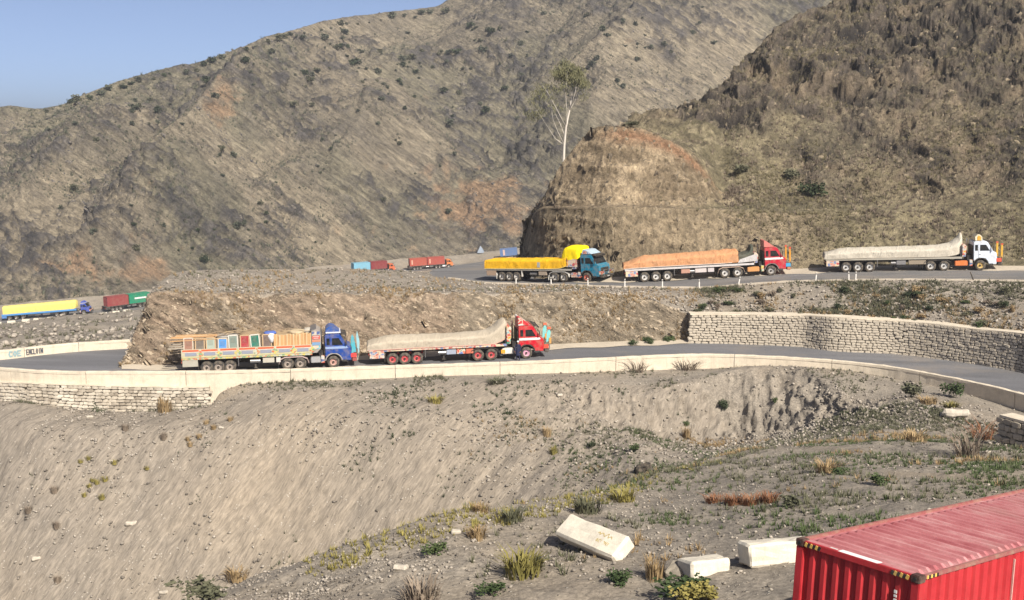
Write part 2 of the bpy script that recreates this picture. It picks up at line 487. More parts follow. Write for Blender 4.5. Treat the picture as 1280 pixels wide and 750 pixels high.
# ================================================================== foreground, gully, bank up to the lower road
def build_front():
    us = columns(-300, 1600)
    Yw = Y_par(us)
    zbase = zb_par(us)
    mas = curve('-300:487 13:501 60:507 110:512 200:513 255:513 262:513 275:492 300:481', np.minimum(us, 300))   # foot of the masonry
    zW = np.where(us < 300, -tdep(mas) * (Yw - 0.1), zbase)
    YE = Yw - curve('-300:0.8 240:0.8 340:2 540:3 740:4.5 800:6 860:5 920:3 980:3 1040:6 1088:8 1126:5 1269:5 1600:5', us)
    vE = curve('-300:489 13:503 60:509 110:514 170:516 240:512 330:491 420:484 540:480 640:477 740:475 800:486 860:475 920:461.5 960:458.5 1000:459.5 1040:477 1088:501 1126:492 1185:500 1217:507 1269:523 1600:640', us)
    YE2 = Yw - curve('-300:4.5 100:4.6 440:7.2 540:8 740:9 800:10 860:9 920:8 980:9 1040:9.5 1088:10.5 1126:9 1269:10 1600:10', us)
    vE2 = curve('-300:530 13:534 180:535 420:519 540:512 640:512 740:520 800:536 860:548 920:546 980:536 1040:516 1088:511 1126:505 1185:514 1269:538 1600:665', us)
    YD = curve('-300:62 740:62 820:66 900:74 1000:77 1100:74 1180:70 1269:66 1600:55', us)
    zD = curve('-300:-40 0:-38 250:-36 420:-33 540:-30 640:-27 740:-24 820:-21.2 900:-22.1 1000:-21.7 1100:-19.8 1180:-19 1269:-18.9 1600:-18', us)
    vC = curve('-300:920 0:835 150:787 250:748 300:724 420:683 540:651 640:634 740:615 820:598 900:575 1000:560 1100:556 1269:575 1600:640', us)
    zC = curve('-300:-17 250:-14.3 420:-13.3 540:-13 640:-13.5 740:-14.5 820:-16.5 900:-18 1000:-18 1100:-17.4 1269:-15.5 1600:-12', us)
    YC = -zC / tdep(vC)
    zB = curve('-300:-16.5 250:-13.9 420:-12.9 540:-12.4 740:-12 900:-11.6 1000:-11.3 1269:-11 1600:-10.5', us)
    zA = curve('-300:-16 250:-13 640:-11 1000:-10.3 1300:-10.3 1600:-10', us)
    o = np.ones_like(us)
    rails = [(2 * o, -1.8 * o), (8 * o, -6 * o), (16 * o, zA), (28 * o, zB), (YC, zC), (YD, zD), (YE2, -tdep(vE2) * YE2), (YE, -tdep(vE) * YE), (Yw - 0.1, zW), (Yw + 0.4, zW)]
    rows = [6, 12, 40, 80, 70, 110, 30, 10, 2]
    Y, z, par = loft(rails, rows)
    P = pt(us[None, :], Y, z)
    amp = rampw(par, [(0, 0.1), (2, 0.5), (3, 0.8), (4, 0.9), (5, 1), (6, 1), (7, 0.55), (7.8, 0.25), (8, 0), (9, 0)])[:, None] * np.ones_like(us)
    N = normals(P)
    d = 0.38 * fbm(P * 0.13, 3, 13) + 0.22 * fbm(P * 0.5, 3, 7) + 0.09 * fbm(P * 1.7, 3, 11)
    # rills down the loose bank (contour direction c), strongest half way up
    c = np.array([0.84, -0.545, 0.0])
    q = P @ c
    bank = rampw(par, [(4.3, 0), (5, 1), (6, 1), (6.8, 0.4), (7.2, 0)])[:, None] * np.clip((900 - us) / 120, 0, 1)
    rl = fbm(np.stack([q * 0.8, P[..., 2] * 0.07, P[..., 1] * 0.05], -1), 4, 21)
    d = d + bank * (0.16 * rl)
    # broken, eroded edge under the road shoulder
    er = rampw(par, [(5.6, 0), (6.0, 1), (6.7, 1), (7.0, 0.2), (7.3, 0)])[:, None] * curve('-300:0 640:0 740:0.8 800:1 1060:1 1120:0.3 1200:0.2 1600:0', us)
    d = d + er * (0.9 * fbm(P * np.array([0.9, 0.5, 0.5]), 5, 31, 0.6, ridged=True) - 0.2)
    P = P + N * (d * amp)[..., None]
    # level ground under the container
    rel = P - np.array(CB)
    l, w = rel[..., :2] @ np.array(CL)[:2], rel[..., :2] @ np.array(CW)[:2]
    dd = np.hypot(np.maximum(np.maximum(-l, l - CLEN), 0), np.maximum(np.maximum(-w, w - CWID), 0))
    k = np.clip(1 - dd / 2.5, 0, 1); k = k * k * (3 - 2 * k)
    cu, cb = np.array(CU), np.array(CB) - np.array(CU) * CHGT
    zp = cb[2] - ((P[..., 0] - cb[0]) * cu[0] + (P[..., 1] - cb[1]) * cu[1]) / cu[2] - 0.03
    P[..., 2] = P[..., 2] * (1 - k) + zp * k
    scree = (par[:, None] > 4.35) & (par[:, None] < 7.2) & (us[None, :] < 905 - 30 * np.sin(par[:, None] * 3))
    patch('ground', P, M_GROUND, None, M_SCREE, scree)
    return us, par
FRONT_US, FRONT_PAR = build_front()

# ================================================================== roads
V_FOOT = '-400:470 150:459.3 215:459.5 455:447.5 690:434.5 750:431.5 800:430 860:427.8 1000:432.3 1040:437.4 1117:441 1199:451 1269:462.5 1400:492 1700:570'
def Y_foot(u): return -z_low(u) / tdep(curve(V_FOOT, u))
V_HAIR = '-400:470 -80:456 13:448.5 51:444 107:439 160:435.7 220:432 320:430'
def Y_hair(u): return -z_low(u) / tdep(curve(V_HAIR, u))
def build_lower_road():
    us = columns(-90, 1600, 4)
    Yn = Y_par(us) + 0.2
    Yf = np.where(us < 320, np.maximum(Y_hair(np.minimum(us, 320)) + 0.3, Yn + 0.3), 0)
    Yf = np.where(us >= 320, Y_foot(us) + 2.0 * np.clip((us - 320) / 60, 0, 1) * 0 + np.interp(us, [320, 480], [Y_hair(320) - Y_foot(320), 1.0]), Yf)
    z = z_low(us)
    Y, zz, par = loft([(Yn, z), (Yf, z)], [14])
    P = pt(us[None, :], Y, zz)
    P[..., 2] += 0.03 * fbm(P * 0.2, 2, 5)
    patch('lower_road', P, M_ASPH)
build_lower_road()

Y_UN = '536:131 540:130 570:126 607:121.3 680:117.2 780:111.8 875:109.9 930:108.5 1000:107.9 1130:104.5 1269:100.7 1700:88'
V_UN = '536:342 540:344.5 570:349 607:354 680:356 780:359 875:360 930:356 1000:352 1130:350 1269:351.5 1700:372'
Y_UF = '536:133 540:135 555:137.6 579:139.7 611:140.5 650:139 658:131 666:126.5 676:124 690:122 710:119.9 730:118.4 770:116.5 806:116.5 860:116.5 906:116.3 964:116 1000:115.7 1057:115.3 1155:114 1269:111 1700:101'
Z_UF = '536:-17 611:-17 650:-16.9 700:-16.2 770:-15.75 860:-15.4 964:-14.95 1057:-14.5 1155:-14.2 1269:-13.9 1700:-13'
def build_upper_road():
    us = columns(536, 1600, 4)
    Yn = curve(Y_UN, us); zn = -tdep(curve(V_UN, us)) * Yn
    Yf = curve(Y_UF, us); zf = curve(Z_UF, us)
    Y, zz, par = loft([(Yn, zn), (Yf, zf)], [16])
    P = pt(us[None, :], Y, zz)
    P[..., 2] += 0.03 * fbm(P * 0.2, 2, 6)
    patch('upper_road', P, M_ASPH2)
build_upper_road()
def on_upper(u, v):
    """place on the upper road seen in column u, row v"""
    Yn = float(curve(Y_UN, [u])[0]); zn = -float(tdep(curve(V_UN, [u])[0])) * Yn
    Yf = float(curve(Y_UF, [u])[0]); zf = float(curve(Z_UF, [u])[0])
    s = np.linspace(-0.4, 1.4, 1801)
    Y = Yn + (Yf - Yn) * s; z = zn + (zf - zn) * s
    k = int(np.argmin(np.abs(-z / Y - tdep(v))))
    return Vector(pt(u, Y[k], z[k]).tolist())
def on_lower(u, v):
    return at_z(u, v, float(z_low(np.array([u]))[0]))

# ================================================================== the hill between the roads
def build_mid():
    us = columns(150, 1600)
    z0 = z_low(us)
    YF = Y_foot(us)
    YT = YF + curve('150:0.3 190:3 300:4 600:4.5 780:4 850:1.4 866:0.75 1600:0.75', us)
    vT = curve('150:459 160:437 170:413 180:390 190:368 200:365 300:366 450:368 600:366 690:366 780:372 840:384 862:393 1000:394.8 1040:397 1160:405 1220:412.5 1269:417 1600:480', us)
    YK = curve('150:95 170:98 190:101 215:108 300:114 420:121 500:127 536:131 540:130 570:126 607:121.3 680:117.2 780:111.8 875:109.9 930:108.5 1000:107.9 1130:104.5 1269:100.7 1700:88', us)
    vK = curve('150:458 160:436 170:411 180:388 190:364 197:356 215:343 235:338.5 300:337 420:336 500:338.5 536:342 540:344.5 570:349 607:354 680:356 780:359 875:360 930:356 1000:352 1130:350 1269:351.5 1700:372', us)
    zT = -tdep(vT) * YT; zK = -tdep(vK) * YK
    low = np.clip((us - 528) / 14, 0, 1)
    YM = YT + (YK - YT) * 0.3
    zM = np.maximum(zT, zK) * 0.5 + (zT * 0.5 + zK * 0.5) * 0.5 - 0.1
    zM = zT + (zK - zT) * 0.35 - np.where(us < 560, 0.15, 0.0)
    rails = [(YF - 0.5, z0 - 0.35), (YF + 0.3, z0 + 0.02), (YT, zT), (YM, zM), (YK, zK), (YK + 9, zK - 7 * (1 - low) - 0.7 * low), (YK + 30, zK * (1 - 0 * low) - 22 * (1 - low) - 5 * low)]
    rows = [3, 52, 16, 16, 10, 6]
    Y, z, par = loft(rails, rows)
    P = pt(us[None, :], Y, z)
    N = normals(P)
    face = rampw(par, [(0.9, 0), (1.15, 1), (1.85, 1), (2.05, 0.35), (3.6, 0.35), (3.95, 0.12), (4, 0.0), (4.4, 0.0), (5, 0.3), (6, 1)])[:, None] \
        * curve('150:0.25 190:1 780:1 840:0.5 866:0.0 1600:0', us)
    # behind the stone wall the face is the wall's own; the slope above it keeps its bumps
    face = np.maximum(face, rampw(par, [(2.2, 0), (2.6, 0.4), (3.6, 0.35), (4, 0)])[:, None] * np.clip((us - 840) / 40, 0, 1))
    Q = P @ np.array([[0.88, 0, 0.47], [0, 1, 0], [-0.47, 0, 0.88]])              # bedding dips across the face
    bed = fbm(Q * np.array([0.16, 0.3, 1.15]) + 0.6 * fbm(P * 0.3, 2, 45)[..., None], 5, 43, 0.6, ridged=True)
    d = 0.7 * fbm(P * 0.14, 3, 41) + 0.38 * bed + 0.16 * fbm(P * 1.3, 4, 47, 0.6)
    P = P + N * (d * face)[..., None]
    tan = lerpc(fbm(P * 0.09, 4, 141) * 1.3 + 0.5, (0.190, 0.155, 0.110), (0.275, 0.225, 0.162))
    tan = lerpc(sstep(bed, 0.15, 0.6) * 0.6, tan, (0.345, 0.285, 0.210))
    tan = lerpc(sstep(-bed, 0.05, 0.6) * 0.75, tan, (0.150, 0.118, 0.082))
    tan = lerpc(sstep(fbm(P * 0.11 + 7, 3, 143), 0.18, 0.5) * 0.4, tan, (0.30, 0.205, 0.140))
    tan = lerpc(sstep(-fbm(Q * np.array([0.7, 0.8, 2.2]), 4, 145, 0.65), 0.02, 0.32) * 0.7, tan, (0.105, 0.084, 0.058))
    patch('middle_hill', P, M_GROUND, None, M_GEO_CUT, (par[:, None] > 0.5) & (par[:, None] < 2.02 + 0.1 * np.sin(us[None, :] * 0.11)) & (us[None, :] < 866), col=tan)
    return par
MID_PAR = build_mid()

def V_of_(P):
    D = P[..., 1] * CP - P[..., 2] * SP
    return 375 - FPX * (P[..., 1] * SP + P[..., 2] * CP) / D
# ================================================================== the rock hill behind the upper road
def build_rock():
    us = columns(646, 1600)
    Y0 = curve(Y_UF, us) + 0.1; z0 = curve(Z_UF, us) - 0.15
    Y0b = Y0 + 1.2; z0b = z0 + 0.3
    Y1 = Y0b + curve('646:0.5 668:2.5 700:2.4 860:3.2 900:5 1000:7 1600:8', us)
    v1 = curve('646:328 652:318 656:300 662:282 668:268 676:261 690:259.5 800:260 870:262 900:262 1000:264 1269:258 1600:250', us)
    Y1b = Y1 + curve('646:0.5 680:2.6 880:3.4 950:3 1600:3', us)
    v1b = curve('646:327 652:317 656:299 662:281 668:267 676:260 690:257 800:256.5 870:257 900:254 1000:255 1269:246 1600:238', us)
    Y2 = Y1b + curve('646:0.5 680:1.2 700:3 737:5 800:5.5 860:5 900:4 950:8 1000:12 1269:16 1600:18', us)
    v2 = curve('646:326 652:316 656:298 662:280 668:266 674:258 680:250 686:233 700:205 712:188 725:172 737:158 750:155 775:154 800:158 830:168 860:187 890:217 905:236 950:214 1000:198 1269:140 1600:100', us)
    Y3 = Y2 + curve('646:0.5 700:2 737:4 775:10 800:18 850:28 905:34 965:40 1050:46 1269:55 1600:60', us)
    v3 = curve('646:325 652:315 656:297 662:279 668:265 674:257 680:249 686:232 700:204 712:187 725:171 737:156 750:152 775:150 800:151 830:144 850:138 870:126 905:96 935:64 950:51 965:35 980:29 1000:17 1030:6 1050:1 1100:-20 1269:-100 1600:-220', us)
    zz = lambda v, Y: -tdep(v) * Y
    z3 = zz(v3, Y3)
    rails = [(Y0, z0), (Y0b, z0b), (Y1, zz(v1, Y1)), (Y1b, zz(v1b, Y1b)), (Y2, zz(v2, Y2)), (Y3, z3), (Y3 + 22, z3 - 7), (Y3 + 70, np.minimum(z3 - 20, -36) + 0 * us)]
    rows = [3, 44, 4, 56, 84, 8, 8]
    Y, z, par = loft(rails, rows, 0.85)
    P = pt(us[None, :], Y, z)
    N = normals(P)
    left = np.clip((us - 646) / 50, 0.15, 1)
    up = rampw(par, [(0, 0), (1, 0.05), (1.2, 1), (1.9, 0.8), (2.1, 0.35), (2.9, 0.4), (3.2, 1), (3.9, 0.9), (4, 0.8), (4.3, 1.4), (4.9, 1.3), (5, 0.9), (6, 1), (7, 1)])[:, None] * left
    U = us[None, :] + 0 * par[:, None]; PA = par[:, None] + 0 * U
    soft = np.clip((915 - U + 30 * np.sin(PA * 4)) / 60, 0, 1) * sstep(4.12 - PA, 0, 0.2)       # machine-cut nose
    soft = np.maximum(soft, sstep(2.05 - PA, 0, 0.15) * np.clip((1060 - U) / 90, 0, 1))
    vv = V_of_(P)
    # crags: upper skyline shoulder, and the far flank
    crag = sstep(fbm(P * 0.035, 4, 151) * 1.0 + sstep(U, 1040, 1200) * 0.40 + sstep(165 - vv, 0, 60) * 0.65 - sstep(vv, 240, 310) * 0.4, 0.05, 0.30) * (1 - soft)
    S = np.array([[0.93, 0, 0.36], [0, 1, 0], [-0.36, 0, 0.93]])
    Q = P @ S
    warp = fbm(P * 0.18, 3, 153)[..., None]
    rib = fbm(Q * np.array([0.26, 0.20, 0.22]) + 1.2 * warp, 6, 53, 0.66, ridged=True)
    rib_b = fbm(P @ np.array([[0.8, 0, 0.6], [0, 1, 0], [-0.6, 0, 0.8]]) * np.array([0.3, 0.3, 0.9]) + warp, 4, 54, 0.6, ridged=True)               # steep standing ribs
    crack = np.abs(vnoise(Q * np.array([0.20, 0.16, 0.11]) + 1.6 * warp, 57)) + 0.10 * sstep(-vnoise(P * 0.12, 58), -0.1, 0.3)                        # open joints
    blk = fbm(Q * np.array([0.20, 0.18, 0.21]) + 0.8 * warp, 3, 55) * 5.0
    terr = (np.floor(blk) + sstep(blk - np.floor(blk), 0.72, 1.0)) / 5.0 * 2.2
    crack = (1 - sstep(crack, 0.0, 0.11)) * crag
    bed = fbm(P @ np.array([[1, 0, 0.12], [0, 1, 0], [-0.12, 0, 1]]) * np.array([0.10, 0.15, 0.75]) + 0.4 * warp, 5, 59, 0.62, ridged=True)
    scr = fbm(P * np.array([1.5, 1.2, 0.22]), 4, 60, 0.6)                                           # scratches of the digger
    d = (1.9 * fbm(P * 0.06, 3, 51)) * (1 - 0.75 * soft) + crag * (0.5 * rib + 0.55 * rib_b + 0.75 * terr) - 1.0 * crack \
        + soft * (0.34 * bed + 0.28 * scr + 0.12 * fbm(P * np.array([3.2, 2.5, 0.9]), 3, 62, 0.6)) + (1 - soft) * (1 - crag) * 0.45 * fbm(P * 0.5, 4, 63, 0.6) + 0.16 * fbm(P * 1.4, 4, 61, 0.62)
    P = P + N * (d * up)[..., None]
    N2 = normals(P)
    flat = sstep(N2[..., 2], 0.55, 0.82)                                                             # grass keeps to the gentler ground and ledges
    grass = lerpc(fbm(P * 0.12, 4, 155) * 1.4 + 0.5, (0.122, 0.104, 0.062), (0.205, 0.172, 0.104))
    grass = lerpc(sstep(fbm(P * np.array([0.9, 0.7, 0.5]), 4, 156, 0.65), 0.02, 0.3) * 0.6, grass, (0.300, 0.252, 0.160))
    grass = lerpc(sstep(-fbm(P * np.array([0.8, 0.7, 0.5]) + 4, 4, 158, 0.65), 0.05, 0.3) * 0.7, grass, (0.062, 0.050, 0.034))
    rock = lerpc(rib * 0.9 + 0.1 + 0.25 * rib_b, (0.028, 0.024, 0.021), (0.132, 0.106, 0.082))
    rock = lerpc(sstep(fbm(P * 0.16 + 5, 4, 157), 0.10, 0.36) * 0.6, rock, (0.240, 0.185, 0.122))
    rock = lerpc(flat * 0.5, rock, grass)
    cut = lerpc(bed * 1.1 + 0.15, (0.165, 0.126, 0.080), (0.385, 0.300, 0.195))
    sc2 = fbm(P * np.array([3.2, 2.5, 0.9]), 3, 62, 0.6)
    cut = lerpc(sstep(-sc2, 0.05, 0.35) * 0.55, cut, (0.095, 0.071, 0.046))
    cut = lerpc(sstep(scr, 0.05, 0.4) * 0.5, cut, (0.400, 0.315, 0.210))
    cut = lerpc(sstep(2.15 - PA, 0, 0.2) * 0.4, cut, (0.190, 0.156, 0.102))
    rim = np.exp(-((PA - 3.86) / 0.10) ** 2) * sstep(U, 730, 790)
    cut = lerpc(rim * 0.75, cut, (0.230, 0.120, 0.066))
    col = lerpc(crag, grass, rock)
    col = lerpc(crack * 0.5, col, (0.05, 0.042, 0.036))
    col = lerpc(soft, col, cut)
    patch('rock_hill', P, M_GEO_ROCK, col=col)
    return par
ROCK_PAR = build_rock()

# ================================================================== valley with its road, and the far mountain
V_VN = '-400:440 13:404 27:402.5 113:395.5 186:386 300:368 430:347.5 500:341 570:335.5 640:326 700:322 1700:300'
Z_VN = '-400:-62 13:-51 186:-49 430:-49 570:-48 640:-45.5 700:-44.5 1700:-40'
def Y_vn(u): return -curve(Z_VN, u) / tdep(curve(V_VN, u))
def build_far():
    us = columns(-300, 1600, 2.4)
    Ya = curve('-300:97 13:98.8 107:102.2 160:103.5 300:107 1600:150', us)
    za = curve('-300:-20.5 160:-20.4 300:-24 500:-30 1600:-36', us)
    zn = curve(Z_VN, us); Yn = Y_vn(us)
    Yd = Yn + 10; zd = zn + 0.0
    # slope from the hairpin down to the valley road
    Y, z, par = loft([(Ya, za), (Ya + (Yn - Ya) * 0.4, za + (zn - za) * 0.36), (Yn - 2, zn - 0.1), (Yn + 0.6, zn), (Yd, zd), (Yd + 8, zd + 2.5)], [40, 30, 2, 4, 6])
    P = pt(us[None, :], Y, z)
    N = normals(P)
    amp = rampw(par, [(0, 0.0), (0.3, 0.6), (1, 1), (1.8, 0.5), (2, 0), (4, 0), (5, 0.5)])[:, None]
    P = P + N * ((2.0 * fbm(P * 0.035, 3, 71) + 0.8 * fbm(P * 0.15, 3, 73)) * amp)[..., None]
    patch('valley_slope', P, M_GROUND)
    # mountain: rows follow the picture from foot to skyline, distance gives the relief
    vf = 375 + FPX * np.tan(np.arctan(-(zd + 2.3) / (Yd + 7.5)) - PITCH) + 7
    vs = curve('-300:165 -100:145 13:134 45:137 75:133 100:122 130:111 190:93 250:79 300:61 330:48 370:38 440:23 510:14 545:10 562:1 640:-40 800:-100 1000:-110 1600:-60', us)
    Ys = curve('-300:425 13:430 190:465 330:515 560:585 1000:600 1600:600', us)
    n = 190
    t = np.linspace(0, 1, n)[:, None]
    V = vf + (vs - vf) * t
    Yg = (Yd + 7.5) + (Ys - (Yd + 7.5)) * t ** 1.05
    U = us[None, :] + 0 * V
    def spur(pts, wl, wr, h):
        x = np.array([p[0] for p in pts], float); y = np.array([p[1] for p in pts], float)
        o = np.argsort(y)
        xc = pchip(y[o], x[o], V) + 14 * vnoise(np.stack([V * 0.03, 0 * V, 0 * V], -1), 5)
        inside = sstep(V, y.min() - 10, y.min() + 50) * sstep(y.max() + 30 - V, 0, 90)
        k = np.where(U < xc, np.clip(1 + (U - xc) / wl, 0, 1), np.clip(1 - (U - xc) / wr, 0, 1))
        return h * k ** 0.9 * inside * sstep(1 - t, 0.0, 0.40)
    P = pt(U, Yg, -tdep(V) * Yg)
    fade = np.minimum(rampw(t[:, 0], [(0, 0.0), (0.08, 0.5), (0.22, 1), (0.85, 1), (1, 0.28)]), 1)[:, None]
    # spurs and the ravines between them
    h = spur([(455, 50), (330, 130), (262, 205), (205, 270), (160, 330)], 85, 190, 27)
    h = h + spur([(430, 150), (560, 232), (640, 262), (672, 300)], 150, 110, 8)
    h = h + spur([(660, -20), (600, 60), (520, 130), (455, 210), (400, 320)], 100, 150, 22)
    h = h + spur([(860, -40), (800, 60), (755, 140), (720, 240)], 110, 140, 22)
    h = h + spur([(120, 112), (95, 190), (40, 290)], 80, 100, 17)
    q = 0.62 * P[..., 0] - 0.78 * P[..., 2] * 1.6
    rav = fbm(np.stack([q * 0.030, P[..., 1] * 0.008, P[..., 2] * 0.012], -1) + 0.35 * fbm(P * 0.02, 2, 80)[..., None], 4, 83, 0.55, ridged=True)
    h = h + 5.0 * rav + 4.0 * fbm(P * 0.02, 3, 81)
    P[..., 2] += h * fade
    N = normals(P)
    # bedding: dark ribs dipping across the slope, standing proud where the rock shows
    warp = fbm(P * 0.05, 3, 86)[..., None]
    Q = P @ np.array([[0.80, 0, 0.60], [0, 1, 0], [-0.60, 0, 0.80]])
    bed = fbm(Q * np.array([0.030, 0.08, 0.22]) + 0.8 * warp, 5, 87, 0.66, ridged=True)
    bed2 = fbm(Q * np.array([0.16, 0.3, 0.85]) + 0.7 * warp, 4, 88, 0.62, ridged=True)
    show = sstep(fbm(P * 0.018 + 3, 4, 89) + 0.25 * (rav - 0.3) + 0.35 * (fbm(P * 0.09, 3, 90)), -0.24, 0.06)
    rib = sstep(bed, 0.24, 0.46) * (0.25 + 0.75 * show)
    rib2 = sstep(bed2, 0.25, 0.55)
    d = 1.7 * rib + 0.75 * rib2 * (0.35 + 0.65 * show) + 0.5 * (1 - rib) * fbm(P * 0.20, 4, 91, 0.6) + 0.30 * fbm(P * 0.7, 3, 93, 0.6)
    P = P + N * (d * np.minimum(fade, 0.9))[..., None]
    soil = lerpc(fbm(P * 0.03, 4, 161) * 1.5 + 0.5, (0.172, 0.147, 0.106), (0.262, 0.219, 0.154))
    soil = lerpc(sstep(fbm(P * 0.022 + 8, 3, 163), 0.0, 0.35) * 0.6, soil, (0.142, 0.132, 0.088))
    rock = lerpc(fbm(P * 0.25, 4, 165) * 1.4 + 0.5, (0.044, 0.041, 0.041), (0.112, 0.100, 0.090))
    col = lerpc(rib * 0.95, soil, rock)
    col = lerpc(rib2 * (0.15 + 0.45 * show), col, (0.060, 0.056, 0.056))
    col = lerpc(sstep(-bed2, -0.05, 0.35) * 0.4, col, (0.215, 0.183, 0.135))
    vv = V
    org = np.exp(-(((U - 600) / 70) ** 2 + ((vv - 270) / 34) ** 2)) + 0.8 * np.exp(-(((U - 272) / 34) ** 2 + ((vv - 212) / 22) ** 2)) + 0.7 * np.exp(-(((U - 120) / 120) ** 2 + ((vv - 345) / 14) ** 2))
    col = lerpc(sstep(org + 0.9 * fbm(P * 0.14, 5, 167, 0.65), 0.35, 0.9) * 0.75 * (1 - 0.7 * rib) * (1 - 0.5 * rib2), col, (0.30, 0.190, 0.112))
    last = P[-1]
    back1 = last + np.array([0, 70, -25]); back2 = last + np.array([0, 260, -150])
    P = np.concatenate([P, back1[None], back2[None]], 0)
    col = np.concatenate([col, col[-1:], col[-1:]], 0)
    patch('far_mountain', P, M_GEO_FAR, col=col)
    # valley road ribbon
    us2 = columns(-300, 900, 6)
    zr = curve(Z_VN, us2) + 0.06; Yr = Y_vn(us2)
    Y, z, par = loft([(Yr + 1.0, zr), (Yr + 9.0, zr)], [4])
    patch('valley_road', pt(us2[None, :], Y, z), M_ASPH2)
build_far()
# ================================================================== walls, kerbs, posts
random.seed(5)
RNG = np.random.default_rng(5)
def wall_frame(us, Y, z):
    """points of a wall line with the outward (towards the camera) plan normal at each"""
    P = pt(us, Y, z)
    T = np.gradient(P, axis=0); T[:, 2] = 0
    T /= np.linalg.norm(T, axis=1, keepdims=True)
    N = np.stack([T[:, 1], -T[:, 0], 0 * T[:, 0]], -1)
    return P, T, N
def sweep(us, Y, ztop, zbot_out, zbot_in, thick, name, mat, parent, wob=0.012, lip=0.0):
    """solid wall: face at Y, thick metres deep away from the camera"""
    P, T, N = wall_frame(us, Y, ztop)
    MBX = MB()
    prof = []
    for i in range(len(us)):
        p, n = P[i], N[i]
        w = RNG.normal(0, wob, 3)
        b = 0.03
        q = [p + n * 0.03 * 0 + [0, 0, 0], ]
        o = lambda k, z, dz=0: (p[0] - n[0] * k, p[1] - n[1] * k, z + dz)
        prof.append([o(0, zbot_out[i]), o(0.0 + w[2], ztop[i] - 0.22), o(-lip, ztop[i] - 0.215), o(-lip + w[0] * 0.5, ztop[i] - b), o(b - lip, ztop[i], w[1]), o(thick - b, ztop[i], w[1]), o(thick, ztop[i] - b), o(thick, zbot_in[i])])
    n = len(prof[0])
    vs = [q for r in prof for q in r]
    fs = []
    for i in range(len(prof) - 1):
        for k in range(n):
            fs.append((i * n + k, (i + 1) * n + k, (i + 1) * n + (k + 1) % n, i * n + (k + 1) % n))
    fs += [tuple(range(n)), tuple(range(len(vs) - 1, len(vs) - n - 1, -1))]
    MBX.add(vs, fs)
    return MBX.build(name, mat, parent)

# ---- parapet along the outer edge of the lower road
par_root = tag(empty('parapet_wall', Matrix.Translation(pt(600.0, float(Y_par(np.array([600.]))[0]), -20.0).tolist())),
               'long low cream concrete parapet along the outer edge of the lower road', 'parapet')
inv = par_root.matrix_world.inverted()
_b = [-90, 13, 107, 232, 363, 494, 625, 770, 918, 1040, 1150, 1269, 1400, 1560]
for a, b in zip(_b[:-1], _b[1:]):
    us = np.linspace(a + 0.35, b - 0.35, max(8, int((b - a) / 7)))
    Y = Y_par(us); z = z_low(us)
    o = sweep(us, Y, z + 0.85, np.minimum(zb_par(us), z) - np.where(us < 330, 2.6, 0.5), z - 0.2, 0.34, 'panel', M_CONC, None, lip=0.035)
    o.parent = par_root; o.matrix_parent_inverse = inv
# ---- wall round the back of the hairpin bend
def V_of(Y, z): return 375 + FPX * np.tan(np.arctan(-z / Y) - PITCH)
hw = tag(empty('hairpin_wall', Matrix.Translation(pt(90.0, 100.0, -20.3).tolist())),
         'low cream concrete wall behind the empty hairpin bend, with painted scrawl', 'wall')
inv = hw.matrix_world.inverted()
for a, b in ((-85, 30), (30, 98), (98, 168), (168, 300)):
    us = np.linspace(a + 0.3, b - 0.3, 14)
    Y = Y_hair(us); z = z_low(us)
    o = sweep(us, Y, z + 0.84, z - 0.25, z - 0.6, 0.32, 'panel', M_CONC, None, lip=0.02)
    o.parent = hw; o.matrix_parent_inverse = inv
# painted scrawl: strokes laid on the wall face
def strokes(name, segs, u0, u1, mat, wdt):
    mb = MB()
    for s in segs:
        for (x0, y0), (x1, y1) in zip(s[:-1], s[1:]):
            q = []
            for x, y in ((x0, y0), (x1, y1)):
                u = u0 + (u1 - u0) * x
                us = np.array([u - 1, u, u + 1]); Y = Y_hair(us); z = z_low(us)
                P, T, N = wall_frame(us, Y, z)
                q.append((Vector(P[1]) + Vector(N[1]) * 0.055 + Vector((0, 0, 0.12 + 0.56 * y)), Vector(T[1])))
            (a, t), (b, _) = q
            d = (b - a).normalized(); side = d.cross(Vector(wall_frame(us, Y, z)[2][1])).normalized() * wdt / 2
            a = a - d * wdt * 0.3; b = b + d * wdt * 0.3
            n = Vector(wall_frame(us, Y, z)[2][1]) * 0.008
            mb.add([a - side, b - side, b + side, a + side, a - side + n, b - side + n, b + side + n, a + side + n],
                   [(4, 5, 6, 7), (0, 1, 5, 4), (1, 2, 6, 5), (2, 3, 7, 6), (3, 0, 4, 7), (3, 2, 1, 0)])
    o = mb.build(name, mat); o.parent = hw; o.matrix_parent_inverse = inv
    return o
E_ = [[(1, 0), (0, 0), (0, 1), (1, 1)], [(0, .5), (.8, .5)]]
M_ = [[(0, 0), (0.1, 1), (.5, .3), (.9, 1), (1, 0)]]
C_ = [[(1, .9), (.3, 1), (0, .5), (.3, 0), (1, .1)]]
L_ = [[(0, 1), (0, 0), (1, 0)]]
O_ = [[(.5, 0), (0, .5), (.5, 1), (1, .5), (.5, 0)]]
I_ = [[(.5, 0), (.5, 1)]]
N_ = [[(0, 0), (0, 1), (1, 0), (1, 1)]]
def word(ls, x0, x1):
    out = []; w = (x1 - x0) / len(ls)
    for i, L in enumerate(ls):
        for s in L: out.append([(x0 + (i + 0.12 + 0.72 * x) * w, 0.15 + 0.8 * y) for x, y in s])
    return out
strokes('scrawl', word([E_, M_, C_, L_, O_, I_, N_], 0, 1), 33, 54, paint((0.06, 0.065, 0.08), 0.8, wear=0.5), 0.085)
strokes('scrawl', word([C_, O_, E_], 0, 1), 11, 27, paint((0.22, 0.34, 0.36), 0.8, wear=0.5), 0.13)

